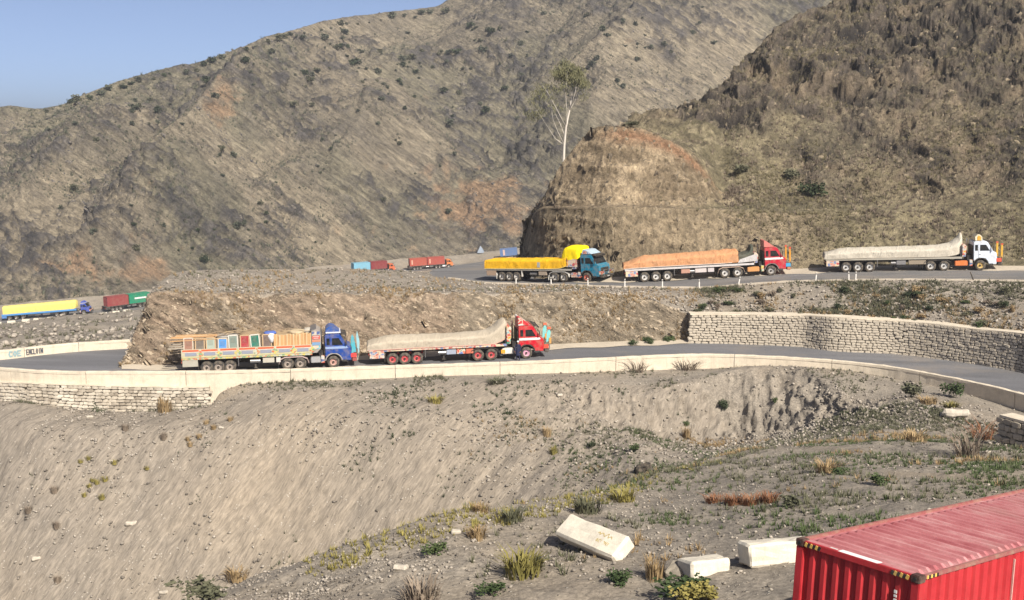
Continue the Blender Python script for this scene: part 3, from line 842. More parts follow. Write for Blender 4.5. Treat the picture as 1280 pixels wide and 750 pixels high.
# ---- rough stones laid up as walls
def stone_meshes(mat, k=8):
    out = []
    for i in range(k):
        mb = MB().box((0, 0, 0), (1, 1, 1))
        me = mb.mesh('stone', mat, bevel=0.13)
        for v in me.vertices:
            v.co += Vector(RNG.normal(0, 0.035, 3))
        for p in me.polygons: p.use_smooth = False
        out.append(me)
    return out
def m_stone(name, a, b, white=0.0):
    t = NT(name)
    oi = t.n('ObjectInfo')
    n = t.noise(None, 1.6, 6, 0.7)
    c = t.ramp(t.math('ADD', t.math('MULTIPLY', n, 0.55), t.math('MULTIPLY', oi.outputs['Random'], 0.45)), [(0.28, a), (0.72, b)])
    w = t.noise(t.mapping((0, 0, 0), (1, 1, 1), t.n('NewGeometry').outputs['Position']), 0.35, 5, 0.7)
    if white: c = t.mix(t.ramp(w, [(0.45, 0.0), (0.6, white)]), c, (0.62, 0.56, 0.46))
    f = t.noise(None, 9, 4, 0.7)
    return t.fin(c, 0.9, t.bump(t.math('ADD', n, f), 0.6, 0.05))
M_STONE = m_stone('wall_stone', (0.26, 0.225, 0.18), (0.44, 0.385, 0.305))
M_STONE_W = m_stone('whitewashed_stone', (0.26, 0.22, 0.17), (0.50, 0.44, 0.35), 0.8)
def stone_wall(name, label, us, Yf, zb, zt, size, mat, thick=0.9, nmax=300, cope=0.12, cope_out=0.06, cat='wall', prefer_end=True, jitter=1.0):
    P, T, N = wall_frame(us, Yf, zb)
    s = np.concatenate([[0], np.cumsum(np.linalg.norm(np.diff(P[:, :2], axis=0), axis=1))])
    mid = len(us) // 2
    root = tag(empty(name, Matrix.Translation(P[mid].tolist())), label, cat)
    inv = root.matrix_world.inverted()
    core = MB()
    for i in range(len(us) - 1):
        q = []
        for j in (i, i + 1):
            for k in (0.10, thick):
                q += [tuple(P[j] - N[j] * k + [0, 0, -0.3]), tuple((P[j] - N[j] * k)[:2]) + (zt[j] - 0.01,)]
        core.add(q, [(0, 1, 5, 4), (2, 6, 7, 3), (1, 3, 7, 5), (0, 4, 6, 2)] + ([(0, 2, 3, 1)] if i == 0 else []) + ([(4, 5, 7, 6)] if i == len(us) - 2 else []))
    o = core.build('core', M_MORTAR); o.parent = root; o.matrix_parent_inverse = inv
    if cope:
        c = MB(); pr = []
        for i in range(len(us)):
            f = lambda k, dz: tuple((P[i] - N[i] * k)[:2]) + (zt[i] + dz,)
            w = RNG.normal(0, 0.012)
            pr.append([f(-cope_out, 0.0), f(-cope_out + w, cope), f(thick, cope), f(thick, 0.0)])
        n = 4; vs = [x for r in pr for x in r]
        fs = [(i * n + k, (i + 1) * n + k, (i + 1) * n + (k + 1) % n, i * n + (k + 1) % n) for i in range(len(pr) - 1) for k in range(n)]
        fs += [(0, 1, 2, 3), tuple(len(vs) - 1 - k for k in range(4))]
        c.add(vs, fs)
        o = c.build('coping', M_CONC); o.parent = root; o.matrix_parent_inverse = inv
    meshes = stone_meshes(mat)
    L = s[-1]
    sw, sh = size
    spots = []
    zmin = zb.min() - 0.2
    hh = np.max(zt - zb)
    nr = int(math.ceil((hh + 0.3) / sh))
    for r in range(nr):
        x = -random.random() * sw * 0.5
        while x < L:
            w = sw * random.uniform(0.65, 1.4)
            xm = x + w / 2
            if 0 <= xm <= L:
                b = np.interp(xm, s, zb); tp = np.interp(xm, s, zt)
                rh = (tp - b + 0.0) / max(1, round((tp - b) / sh))
                z0 = b + r * rh
                if z0 + rh * 0.6 <= tp:
                    spots.append((xm, z0 + rh / 2 + random.uniform(-.02, .02), w, rh))
            x += w
    spots.sort(key=lambda a: a[0], reverse=prefer_end)
    rest_v = []; rest_f = []; nb = 0
    for i, (xm, zc, w, h) in enumerate(spots):
        p = np.array([np.interp(xm, s, P[:, 0]), np.interp(xm, s, P[:, 1]), zc])
        nn = np.array([np.interp(xm, s, N[:, 0]), np.interp(xm, s, N[:, 1]), 0]); nn /= np.linalg.norm(nn)
        dp = random.uniform(0.22, 0.34)
        p = p + nn * random.uniform(-0.05, 0.06) * jitter
        tz = random.gauss(0, 0.05)
        tt = np.array([-nn[1], nn[0], 0])
        Mx = Matrix(((tt[0], -nn[0], 0, p[0]), (tt[1], -nn[1], 0, p[1]), (0, 0, 1, p[2]), (0, 0, 0, 1)))
        Mx = Mx @ Matrix.Rotation(tz, 4, 'Y') @ Matrix.Diagonal((w * random.uniform(0.9, 0.97), dp, h * random.uniform(0.84, 0.95), 1))
        me = random.choice(meshes)
        if i < nmax:
            so = link('stone', me); so.parent = root; so.matrix_local = inv @ Mx
        else:
            co = np.array([v.co[:] for v in me.vertices]) @ np.array(Mx.to_3x3()).T + p
            rest_v.append(co); rest_f += [tuple(nb + k for k in f.vertices) for f in me.polygons]; nb += len(co)
    if rest_v:
        me = bpy.data.meshes.new('stones'); me.from_pydata(np.concatenate(rest_v).tolist(), [], rest_f); me.materials.append(mat)
        so = link('stones', me); so.parent = root; so.matrix_parent_inverse = inv; so['kind'] = 'stuff'
    return root
us = np.linspace(862, 1420, 90)
stone_wall('retaining_wall', 'tall coursed rubble stone retaining wall between the two road levels', us, Y_foot(us) - 0.45,
           z_low(us) - 0.05, -tdep(curve('862:393 1000:394.5 1040:396.6 1160:404.6 1220:412 1269:416.5 1400:437 1600:470', us)) * (Y_foot(us) - 0.2),
           (0.48, 0.235), M_STONE, thick=1.35, cope=0.10, jitter=0.5)
us = np.linspace(-110, 263, 60)
_mb = -tdep(curve('-300:487 13:501 60:507 110:512 200:513 255:513 262:513 300:513', us)) * (Y_par(us) - 0.25)
stone_wall('masonry_footing', 'whitewash-stained rubble masonry footing below the cream parapet', us, Y_par(us) - 0.25, _mb - 0.15, zb_par(us) - 0.06,
           (0.50, 0.27), M_STONE_W, thick=0.5, cope=0.09, cope_out=0.14, prefer_end=True)
# stub of guard wall by the bend, with a pale cap
us = np.linspace(1246, 1345, 14)
_Y = np.linspace(60.5, 55.5, 14)
_zt = -tdep(np.linspace(521, 548, 14)) * _Y
stone_wall('guard_wall_stub', 'dark stone guard wall stub with pale flat cap beside the bend', us, _Y, _zt - 2.7, _zt,
           (0.52, 0.34), M_STONE, thick=0.95, cope=0.13, cope_out=0.05)

# ---- dusty verges and road edges
def ribbon(name, us, Y0, Y1, z0, z1, mat, n=3, lift=0.0):
    Y, z, par = loft([(Y0, z0), (Y1, z1)], [n])
    P = pt(us[None, :], Y, z); P[..., 2] += lift + 0.012 * fbm(P * 1.5, 2, 9)
    return struct(link(name, np_mesh(name, P.reshape(-1, 3), grid_faces(*P.shape[:2]), mat)))
us = columns(152, 862, 3)
ribbon('kerb', us, Y_foot(us) - 1.0 + 0.25 * np.sin(us * 0.09), Y_foot(us) + 0.6, z_low(us) + 0.01, z_low(us) + 0.16, M_VERGE, 5, 0.03)
us = columns(560, 1590, 3)
_Yn = curve(Y_UN, us); _zn = -tdep(curve(V_UN, us)) * _Yn
ribbon('road_edge', us, _Yn - 0.35, _Yn + 0.55 + 0.12 * np.sin(us * 0.2), _zn - 0.02, _zn + 0.05, M_VERGE, 3, 0.025)
us = columns(700, 1590, 3)
_Yf = curve(Y_UF, us); _zf = curve(Z_UF, us)
ribbon('verge', us, _Yf - 1.6 + 0.5 * np.sin(us * 0.11), _Yf + 1.0, _zf - 0.03, _zf + 0.22, M_VERGE, 5, 0.03)

# ---- marker posts on the upper road edge
post = MB().box((0, 0, 0.42), (0.12, 0.12, 0.84)).mesh('post', paint((0.62, 0.60, 0.56), 0.8), bevel=0.02)
band = MB().box((0, 0, 0.70), (0.125, 0.125, 0.10)).mesh('band', paint((0.10, 0.10, 0.10), 0.8))
for u in (645, 689, 735, 781, 828, 874, 923, 1019.5, 1061, 1069.5):
    Yn = float(curve(Y_UN, [u])[0]); zn = -float(tdep(curve(V_UN, [u])[0])) * Yn
    p = Vector(pt(u, Yn + 0.1, zn).tolist())
    o = tag(empty('marker_post', Matrix.Translation(p) @ Matrix.Rotation(random.gauss(0, .06), 4, 'Y')),
            'thin pale marker post on the outer edge of the upper road', 'post', 'marker posts along the upper road')
    link('shaft', post, o); link('band', band, o)
Yn = float(curve(Y_UN, [1216])[0]); zn = -float(tdep(curve(V_UN, [1216])[0])) * Yn
o = MB().cyl((0, 0, -0.1), (0, 0, 0.85), 0.07, 0.05, 8).build('leaning_post', paint((0.05, 0.045, 0.04), 0.9))
o.matrix_world = Matrix.Translation(pt(1217.0, Yn + 0.1, zn).tolist()) @ Matrix.Rotation(R(-24), 4, 'Y')
tag(o, 'short dark leaning post below the white-cab truck', 'post')

# ---- pale kerb blocks along the valley road
kb = MB().box((0, 0, 0.33), (2.1, 0.7, 0.72), None, 0.9).mesh('kerb_block', M_BLOCK, bevel=0.05)
for a, b in ((27, 38), (42, 52), (59, 69), (75, 85), (92, 102), (108, 118), (124, 134), (140, 150), (154, 163), (-8, 2), (9, 20)):
    u = (a + b) / 2
    Yk = float(Y_vn(np.array([u]))[0]) - 0.2; zk = float(curve(Z_VN, [u])[0])
    P, T, N = wall_frame(np.array([u - 4, u, u + 4.]), Y_vn(np.array([u - 4, u, u + 4.])), curve(Z_VN, np.array([u - 4, u, u + 4.])))
    o = link('kerb_block', kb)
    p = pt(u, Yk, zk)
    o.matrix_world = Matrix.Translation(p.tolist()) @ Matrix.Rotation(math.atan2(T[1][1], T[1][0]), 4, 'Z')
    tag(o, 'pale concrete kerb block lining the distant valley road', 'kerb block', 'kerb blocks along the valley road')
# ================================================================== trucks
M_TYRE = paint((0.030, 0.029, 0.028), 0.85, wear=0.75, scale=2)
M_BLACK = paint((0.022, 0.021, 0.021), 0.6, wear=0.35)
M_CHASSIS = paint((0.035, 0.033, 0.032), 0.7, wear=0.5)
M_STEEL = paint((0.38, 0.37, 0.36), 0.35, 0.8, 0.3)
M_WHITE = paint((0.68, 0.68, 0.67), 0.45)
M_GLASS = paint((0.012, 0.015, 0.018), 0.08, wear=0.12)
M_LAMP = paint((0.75, 0.72, 0.62), 0.15, wear=0.1)
def m_art(name, cols, scale=3.0, base=(0.5, 0.42, 0.32)):
    """dense painted truck ornament: small patches of many colours with light outlines"""
    t = NT(name)
    x = t.n('TexVoronoi'); x.inputs['Scale'].default_value = scale
    t.l(t.mapping((0, R(45), 0), (1, 0.4, 1)), x.inputs['Vector'])
    sep = t.n('SeparateColor'); t.l(x.outputs['Color'], sep.inputs[0])
    st = [(i / len(cols), c) for i, c in enumerate(cols)]
    c = t.ramp(sep.outputs[0], st, 'CONSTANT')
    e = t.voro(t.mapping((0, R(45), 0), (1, 0.4, 1)), scale, 'DISTANCE_TO_EDGE')
    c = t.mix(t.ramp(e, [(0.05, 1.0), (0.09, 0.0)]), c, base)
    d = t.noise(None, 2.0, 6, 0.7)
    c = t.mix(t.ramp(d, [(0.45, 0.0), (0.8, 0.55)]), c, (0.3, 0.24, 0.17))
    return t.fin(c, 0.5)
ART_RED = m_art('art_red', [(0.45, 0.05, 0.03), (0.55, 0.30, 0.04), (0.10, 0.16, 0.40), (0.55, 0.50, 0.42), (0.50, 0.10, 0.06), (0.06, 0.22, 0.14)], 3.2)
ART_PINK = m_art('art_pink', [(0.50, 0.20, 0.16), (0.55, 0.42, 0.36), (0.40, 0.08, 0.08), (0.16, 0.20, 0.34), (0.58, 0.46, 0.30)], 4.0)
ART_BLUE = m_art('art_blue', [(0.05, 0.16, 0.36), (0.10, 0.36, 0.42), (0.42, 0.42, 0.40), (0.45, 0.08, 0.06), (0.06, 0.10, 0.24)], 3.6)
ART_GREEN = m_art('art_green', [(0.12, 0.26, 0.14), (0.50, 0.42, 0.10), (0.46, 0.14, 0.06), (0.40, 0.42, 0.34)], 5.0, (0.40, 0.36, 0.22))

def m_cloth(name, col, fold=1.0, dirt=0.35, dirt_col=(0.26, 0.21, 0.15)):
    t = NT(name)
    n = t.noise(t.mapping((0, 0, 0), (0.6, 1.5, 1.5)), 1.1, 6, 0.6, 0.5)
    c = t.mix(t.ramp(n, [(0.42, 0.0), (0.78, dirt)]), col, dirt_col)
    f = t.noise(t.mapping((0, R(22), 0), (2.4, 1.0, 0.7)), 1.4, 4, 0.6, 1.0)
    return t.fin(c, 0.75, t.bump(f, 0.8 * fold, 0.16))

R_T = 0.52
def wheel_mesh(rim_col, dual):
    k = 0.52 if dual else 0.30
    # local: outer face towards -y
    t = MB().lathe_y([(0.30, 0.0), (0.47, -0.0), (0.52, 0.05), (0.52, 0.23), (0.47, 0.28), (0.40, 0.28)], 22)
    if dual: t.lathe_y([(0.40, 0.30), (0.47, 0.30), (0.52, 0.34), (0.52, 0.50), (0.47, 0.56), (0.2, 0.56)], 22)
    r = MB().lathe_y([(0.0, 0.06 if not dual else 0.02), (0.09, 0.05), (0.11, 0.10), (0.20, 0.13), (0.24, 0.06), (0.305, 0.01), (0.305, 0.12)], 18)
    h = MB().cyl((0, 0.06, 0), (0, -0.03, 0), 0.10, 0.07, 10)
    return (t.mesh('tyre', M_TYRE, smooth=True), r.mesh('rim', rim_col, smooth=True), h.mesh('hub', M_BLACK))
_WC = {}
def wheel(root, x, side, rim, dual):
    key = (rim.name, dual)
    if key not in _WC: _WC[key] = wheel_mesh(rim, dual)
    ty, ri, hu = _WC[key]
    M = Matrix.Translation((x, side * 1.22, R_T)) @ (Matrix.Identity(4) if side < 0 else Matrix.Rotation(math.pi, 4, 'Z'))
    w = link('wheel', ty, root, M); link('rim', ri, w); link('hub', hu, w)
    return w

def grille_face(mb, x, w, z0, z1, n):
    for i in range(n): mb.box((x, 0, z0 + (z1 - z0) * (i + 0.5) / n), (0.05, w, (z1 - z0) / n * 0.5))
    return mb

def make_cab(root, c):
    """c: body material, stripe, roof style, ornaments"""
    body = [(-0.64, 0.98), (-0.66, 2.80), (-0.56, 2.90), (0.52, 2.92), (0.66, 2.82), (1.22, 1.90), (1.50, 1.78), (1.56, 1.05), (1.50, 0.62), (0.78, 0.60),
            (0.70, 0.92), (0.50, 1.16), (0.22, 1.27), (-0.10, 1.27), (-0.38, 1.16), (-0.52, 0.98)]
    cab = MB().ext(body, -1.2, 1.2).build('cab', c['body'], root, bevel=0.035)
    for s in (-1, 1):
        y = s * 1.205
        d = MB().ext([(-0.18, 1.30), (-0.18, 2.68), (0.56, 2.68), (1.04, 1.92), (1.02, 1.30), (0.62, 1.24)], y, y + s * 0.02).build('door', c['body'], cab, bevel=0.008)
        MB().box((-0.06, y + s * 0.035, 1.62), (0.16, 0.03, 0.04)).build('handle', M_STEEL, d)
        MB().ext([(-0.06, 1.98), (-0.06, 2.58), (0.50, 2.58), (0.86, 1.98)], y + s * 0.022, y + s * 0.032).build('window', M_GLASS, cab)
        MB().ext([(-0.52, 2.00), (-0.52, 2.58), (-0.26, 2.58), (-0.26, 2.00)], y - s * 0.0, y + s * 0.014).build('window', M_GLASS, cab)
        if c.get('stripe'):
            MB().ext([(-0.64, 1.66), (-0.64, 1.86), (1.16, 1.86), (1.28, 1.72), (1.10, 1.66)], y + s * 0.022, y + s * 0.034).build('stripe', c['stripe'], cab)
        # wheel-arch lip
        pts = [(0.72 * math.cos(a) + 0.05, y * 0.98, 0.52 + 0.74 * math.sin(a)) for a in np.linspace(R(10), R(168), 12)]
        MB().tube(pts, 0.055, 6).build('wheel_arch', c.get('arch', M_BLACK), cab)
        # mirror
        m = MB().tube([(0.98, y, 2.5), (1.12, y + s * 0.22, 2.55), (1.12, y + s * 0.22, 1.95), (0.98, y, 1.95)], 0.02, 5)
        m.box((1.13, y + s * 0.24, 2.25), (0.05, 0.16, 0.42)).build('mirror', M_BLACK, cab)
        MB().box((1.5, s * 0.85, 0.92), (0.16, 0.34, 0.2)).build('headlight', M_LAMP, cab, bevel=0.03)
        MB().box((0.98, s * 1.19, 0.62), (0.42, 0.10, 0.16)).build('step', M_CHASSIS, cab)
    # windscreen lies on the sloping front
    d = Vector((1.22 - 0.66, 0, 1.90 - 2.82)); n = Vector((-d.z, 0, d.x)).normalized()
    a = Vector((0.66, 0, 2.82)) + d * 0.10 + n * 0.025; b = Vector((0.66, 0, 2.82)) + d * 0.95 + n * 0.025
    ws = MB().add([a + Vector((0, -1.08, 0)), a + Vector((0, 1.08, 0)), b + Vector((0, 1.1, 0)), b + Vector((0, -1.1, 0)),
                   a + Vector((0, -1.08, 0)) - n * .02, a + Vector((0, 1.08, 0)) - n * .02, b + Vector((0, 1.1, 0)) - n * .02, b + Vector((0, -1.1, 0)) - n * .02],
                  [(0, 1, 2, 3), (7, 6, 5, 4), (0, 4, 5, 1), (1, 5, 6, 2), (2, 6, 7, 3), (3, 7, 4, 0)]).build('windscreen', M_GLASS, cab)
    MB().box((0.93, 0, 2.30), (0.05, 0.06, 0.8), Matrix.Rotation(R(-31), 3, 'Y')).build('centre_bar', c['body'], ws)
    # sun visor with fringe
    v = MB().box((0.92, 0, 2.86), (0.50, 2.3, 0.05), Matrix.Rotation(R(16), 3, 'Y'))
    for i in range(12): v.box((1.12, -1.05 + i * 0.19, 2.72), (0.02, 0.10, 0.14))
    v.build('sun_visor', c.get('visor', M_BLACK), cab)
    grille_face(MB().box((1.56, 0, 1.28), (0.03, 1.7, 0.5)), 1.585, 1.6, 1.05, 1.5, 5).build('grille', M_BLACK, cab)
    # bumper with step and bars
    bm = MB().box((1.80, 0, 0.66), (0.36, 2.42, 0.30)).build('bumper', c.get('bumper', M_CHASSIS), root, bevel=0.04)
    MB().box((1.985, 0, 0.66), (0.012, 0.5, 0.14)).build('number_plate', M_WHITE, bm)
    for s in (-1, 1):
        MB().box((1.72, s * 1.12, 1.02), (0.52, 0.16, 0.36)).build('corner_panel', c.get('corner', ART_RED), bm, bevel=0.02)
    f = MB()
    for s in (-1, 1): f.tube([(1.95, s * 1.1, 0.55), (2.08, s * 1.1, 0.9), (2.02, s * 1.1, 1.35)], 0.035, 6)
    for z in (0.75, 1.05, 1.34): f.tube([(2.03, -1.1, z), (2.08, 0, z), (2.03, 1.1, z)], 0.03, 6)
    f.build('bull_bar', M_STEEL, bm)
    MB().box((-0.66 - 0.05, 0, 1.75), (0.08, 2.1, 1.5)).build('back_panel', M_BLACK, cab)
    # exhaust and air cleaner behind the cab
    MB().cyl((-0.95, 0.8, 0.9), (-0.95, 0.8, 3.1), 0.08, 0.08, 8).build('exhaust_pipe', M_STEEL, cab)
    return cab

def roof_board(cab, mat, style):
    if style == 'fin':          # leaning board over the rear of the roof
        MB().ext([(-0.66, 2.93), (-0.66, 3.60), (-0.50, 3.62), (0.35, 2.98), (0.35, 2.93)], -1.0, 1.0).build('roof_board', mat, cab, bevel=0.03)
    elif style == 'dome':
        MB().ext([(-0.62, 2.93), (-0.55, 3.35), (-0.25, 3.56), (0.1, 3.50), (0.5, 3.15), (0.75, 2.97), (0.7, 2.90)], -0.95, 0.95).build('roof_board', mat, cab, bevel=0.06)
        MB().box((0.05, 0, 3.02), (1.25, 1.98, 0.12)).build('roof_trim', M_WHITE, cab, bevel=0.02)
    elif style == 'wedge':
        MB().ext([(-0.60, 2.93), (-0.42, 3.45), (0.0, 3.38), (0.62, 2.97)], -1.05, 1.05).build('roof_board', mat, cab, bevel=0.03)
        for s in (-1, 1): MB().ext([(-0.4, 2.99), (-0.32, 3.34), (-0.02, 3.30), (0.36, 2.99)], s * 1.052, s * 1.066).build('roof_sign', ART_PINK, cab)
    elif style == 'crest':
        MB().ext([(-0.45, 2.93), (-0.5, 3.3), (-0.2, 3.62), (0.05, 3.5), (0.25, 3.3), (0.2, 2.93)], -0.8, 0.8).build('roof_board', mat, cab, bevel=0.04)
        for s in (-1, 1): MB().ext([(-0.25, 3.0), (-0.25, 3.35), (-0.12, 3.48), (0.1, 3.3), (0.1, 3.0)], s * 0.80, s * 0.83).build('roof_sign', paint((0.62, 0.30, 0.03)), cab)

def front_posts(bm_root, kind):
    """tall ornaments standing on the bumper"""
    for k, s in enumerate((-1, 1)):
        if kind == 'yellow':
            o = MB().box((2.02, s * 1.0, 1.85), (0.20, 0.08, 1.35)).build('front_post', paint((0.60, 0.34, 0.03)), bm_root, bevel=0.02)
            MB().box((2.02, s * 1.0, 2.58), (0.22, 0.10, 0.16)).build('tip', paint((0.5, 0.08, 0.03)), o)
        elif kind == 'orange':
            o = MB().box((1.98, s * 0.95, 1.95), (0.17, 0.08, 1.45)).build('front_post', paint((0.58, 0.26, 0.02)), bm_root, bevel=0.02)
            MB().box((1.98, s * 0.95, 2.74), (0.20, 0.10, 0.2)).build('tip', paint((0.5, 0.06, 0.03)), o)
        elif kind == 'teal':
            o = MB().ext([(1.55, 1.2), (1.62, 2.2), (1.72, 2.45), (1.86, 2.2), (1.95, 1.3)], s * 1.04, s * 1.04 + 0.05).build('front_plume', paint((0.05, 0.34, 0.42)), bm_root)
            MB().ext([(2.12, 1.2), (2.06, 2.3), (2.16, 2.75), (2.26, 2.2), (2.22, 1.2)], s * 1.0, s * 1.0 + 0.04).build('front_plume', paint((0.24, 0.46, 0.52)), bm_root)
        elif kind == 'flag':
            o = MB().ext([(1.80, 1.35), (1.86, 2.2), (2.04, 2.62), (2.2, 2.3), (2.1, 1.5)], s * 1.02, s * 1.02 + 0.06).build('front_plume', paint((0.16, 0.50, 0.50)), bm_root)
            MB().box((2.06, s * 1.04, 2.62), (0.3, 0.1, 0.2)).build('tip', paint((0.62, 0.12, 0.06)), o)
            MB().box((2.14, s * 1.04, 1.5), (0.2, 0.1, 0.5)).build('trim', paint((0.6, 0.28, 0.05)), o)

def make_tractor(root, c, L):
    t1, t2 = -0.265 * L, -0.365 * L
    ch = MB()
    for s in (-1, 1): ch.box(((1.5 + t2 - 0.6) / 2, s * 0.42, 0.86), (1.5 - t2 + 0.6, 0.10, 0.26))
    for x in np.linspace(t2 - 0.4, 1.3, 6): ch.box((x, 0, 0.86), (0.1, 0.8, 0.18))
    ch.build('chassis', M_CHASSIS, root)
    MB().cyl((0, -1.0, 0.52), (0, 1.0, 0.52), 0.09).build('axle', M_CHASSIS, root)
    for s in (-1, 1): wheel(root, 0, s, c['frim'], False)
    for x in (t1, t2):
        MB().cyl((x, -0.9, 0.52), (x, 0.9, 0.52), 0.12).build('axle', M_CHASSIS, root)
        for s in (-1, 1): wheel(root, x, s, c['rim'], True)
    # mudguards over the drive wheels
    for s in (-1, 1):
        g = MB()
        a0, a1 = t1 + 0.68, t2 - 0.68
        pts = [(a0 + 0.05, 0.55), (a0 - 0.08, 0.95), (t1 + 0.2, 1.14), (t2 - 0.2, 1.14), (a1 + 0.08, 0.95), (a1 - 0.05, 0.55)]
        g.grid([[(x, s * 0.66, z) for x, z in pts], [(x, s * 1.24, z) for x, z in pts]])
        g.grid([[(x, s * 1.24, z) for x, z in pts], [(x * 1.0, s * 1.24, z - 0.07) for x, z in pts]])
        g.build('mudguard', c.get('guard', ART_PINK), root)
        MB().box((a1 - 0.10, s * 0.95, 0.46), (0.03, 0.52, 0.5)).build('mudflap', c.get('flap', M_BLACK), root)
    # side tank and boxes between cab and drive wheels
    xa, xb = t1 + 0.75, -0.72
    MB().box(((xa + xb) / 2 - 0.1, -0.92, 0.74), ((xb - xa) * 0.62, 0.5, 0.5)).build('fuel_tank', c['tank'], root, bevel=0.05)
    MB().box((xb - 0.16, -1.0, 0.78), (0.30, 0.4, 0.62)).build('battery_box', c.get('box', ART_BLUE), root, bevel=0.03)
    MB().cyl(((xa + xb) / 2 - .3, 0.9, 0.72), ((xa + xb) / 2 + .5, 0.9, 0.72), 0.3, 0.3, 14).build('air_tank', M_STEEL, root)
    MB().box(((t1 + t2) / 2, 0, 1.08), (1.1, 0.9, 0.14)).build('fifth_wheel', M_CHASSIS, root)
    cab = make_cab(root, c)
    roof_board(cab, c['roofmat'], c['roof'])
    bm = [o for o in root.children if o.name.startswith('bumper')][0]
    front_posts(bm, c['posts'])
    MB().box((-1.0, 0, 1.25), (0.35, 1.6, 0.5)).build('spare_carrier', M_BLACK, root)
    return cab

def make_trailer(root, c, L):
    """flat-bed semitrailer, deck at about 1.35 m"""
    x0, x1 = -1.75, -L - 2.0
    xm, ln = (x0 + x1) / 2, x0 - x1
    MB().box((xm, 0, 1.36), (ln, 2.46, 0.10)).build('deck', c.get('deck', M_CHASSIS), root)
    rails = MB()
    for s in (-1, 1): rails.box((xm, s * 1.235, 1.33), (ln, 0.05, 0.20))
    rails.build('side_rail', c['rail'], root)
    bm = MB()
    for s in (-1, 1): bm.box((xm - 0.5, s * 0.5, 1.14), (ln - 1.0, 0.12, 0.36))
    for x in np.arange(x1 + 0.5, x0 - 0.4, 0.75): bm.box((x, 0, 1.24), (0.07, 2.38, 0.12))
    bm.build('beam', M_CHASSIS, root)
    ax = [-L, -L + 0.09 * L, -L + 0.18 * L]
    for x in ax:
        MB().cyl((x, -0.9, 0.52), (x, 0.9, 0.52), 0.10).build('axle', M_CHASSIS, root)
        for s in (-1, 1): wheel(root, x, s, c['rim'], True)
    sus = MB()
    for s in (-1, 1):
        for x in ax: sus.box((x, s * 0.55, 0.84), (0.9, 0.12, 0.12)); sus.box((x + 0.5, s * 0.55, 0.95), (0.14, 0.16, 0.3))
    sus.build('suspension', c.get('susp', M_CHASSIS), root)
    for s in (-1, 1):
        # decorated skirt behind the rear wheels, mudflap in front of them
        MB().box((-L - 1.32, s * 1.2, 0.95), (1.25, 0.06, 0.62)).build('rear_skirt', c['skirt'], root, bevel=0.015)
        MB().box((-L - 0.66, s * 0.98, 0.62), (0.04, 0.5, 0.66)).build('mudflap', c.get('flap', M_BLACK), root)
        MB().box((ax[2] + 0.72, s * 1.1, 0.92), (0.05, 0.30, 0.74)).build('mudflap', c.get('flap2', M_STEEL), root)
        # landing leg
        g = MB().box((-0.62 * L, s * 0.85, 0.72), (0.14, 0.14, 0.9)); g.box((-0.62 * L, s * 0.85, 0.26), (0.3, 0.26, 0.05))
        g.build('landing_leg', M_CHASSIS, root)
        # tool boxes slung under the deck
        for (a, b, m) in c['boxes']:
            MB().box(((a + b) / 2 * L, s * 1.02, 0.92), ((b - a) * L, 0.40, 0.42)).build('tool_box', m, root, bevel=0.02)
        MB().cyl((-0.66 * L, s * 0.98, 0.86), (-0.58 * L, s * 0.98, 0.86), 0.17, 0.17, 12).build('water_tank', M_STEEL, root)
    MB().box((x1 + 0.06, 0, 0.72), (0.12, 2.3, 0.16)).build('rear_bumper', M_CHASSIS, root)
    for s in (-1, 1): MB().box((x1 - 0.02, s * 0.95, 1.02), (0.06, 0.3, 0.16)).build('tail_lamp', paint((0.4, 0.03, 0.02), 0.2), root)
    # headboard
    hb = c.get('headboard')
    if hb:
        mat, top = hb
        b = MB().ext([(x0 + 0.02, 1.40), (x0 + 0.02, top - 0.1), (x0 + 0.22, top), (x0 + 0.46, top - 0.25), (x0 + 0.36, 1.40)], -1.2, 1.2).build('headboard', mat, root, bevel=0.02)
        for i, zz in enumerate(np.linspace(1.6, top - 0.45, 4)):
            MB().box((x0 + 0.2, -1.215, zz + 0.12), (0.30, 0.03, 0.22)).build('headboard_panel', [ART_BLUE, ART_RED][i % 2], b)
        st = MB()
        for y in (-0.9, -0.3, 0.3, 0.9): st.box((x0 - 0.05, y, (1.4 + top) / 2 - .1), (0.08, 0.08, top - 1.6))
        st.build('headboard_post', M_STEEL, b)

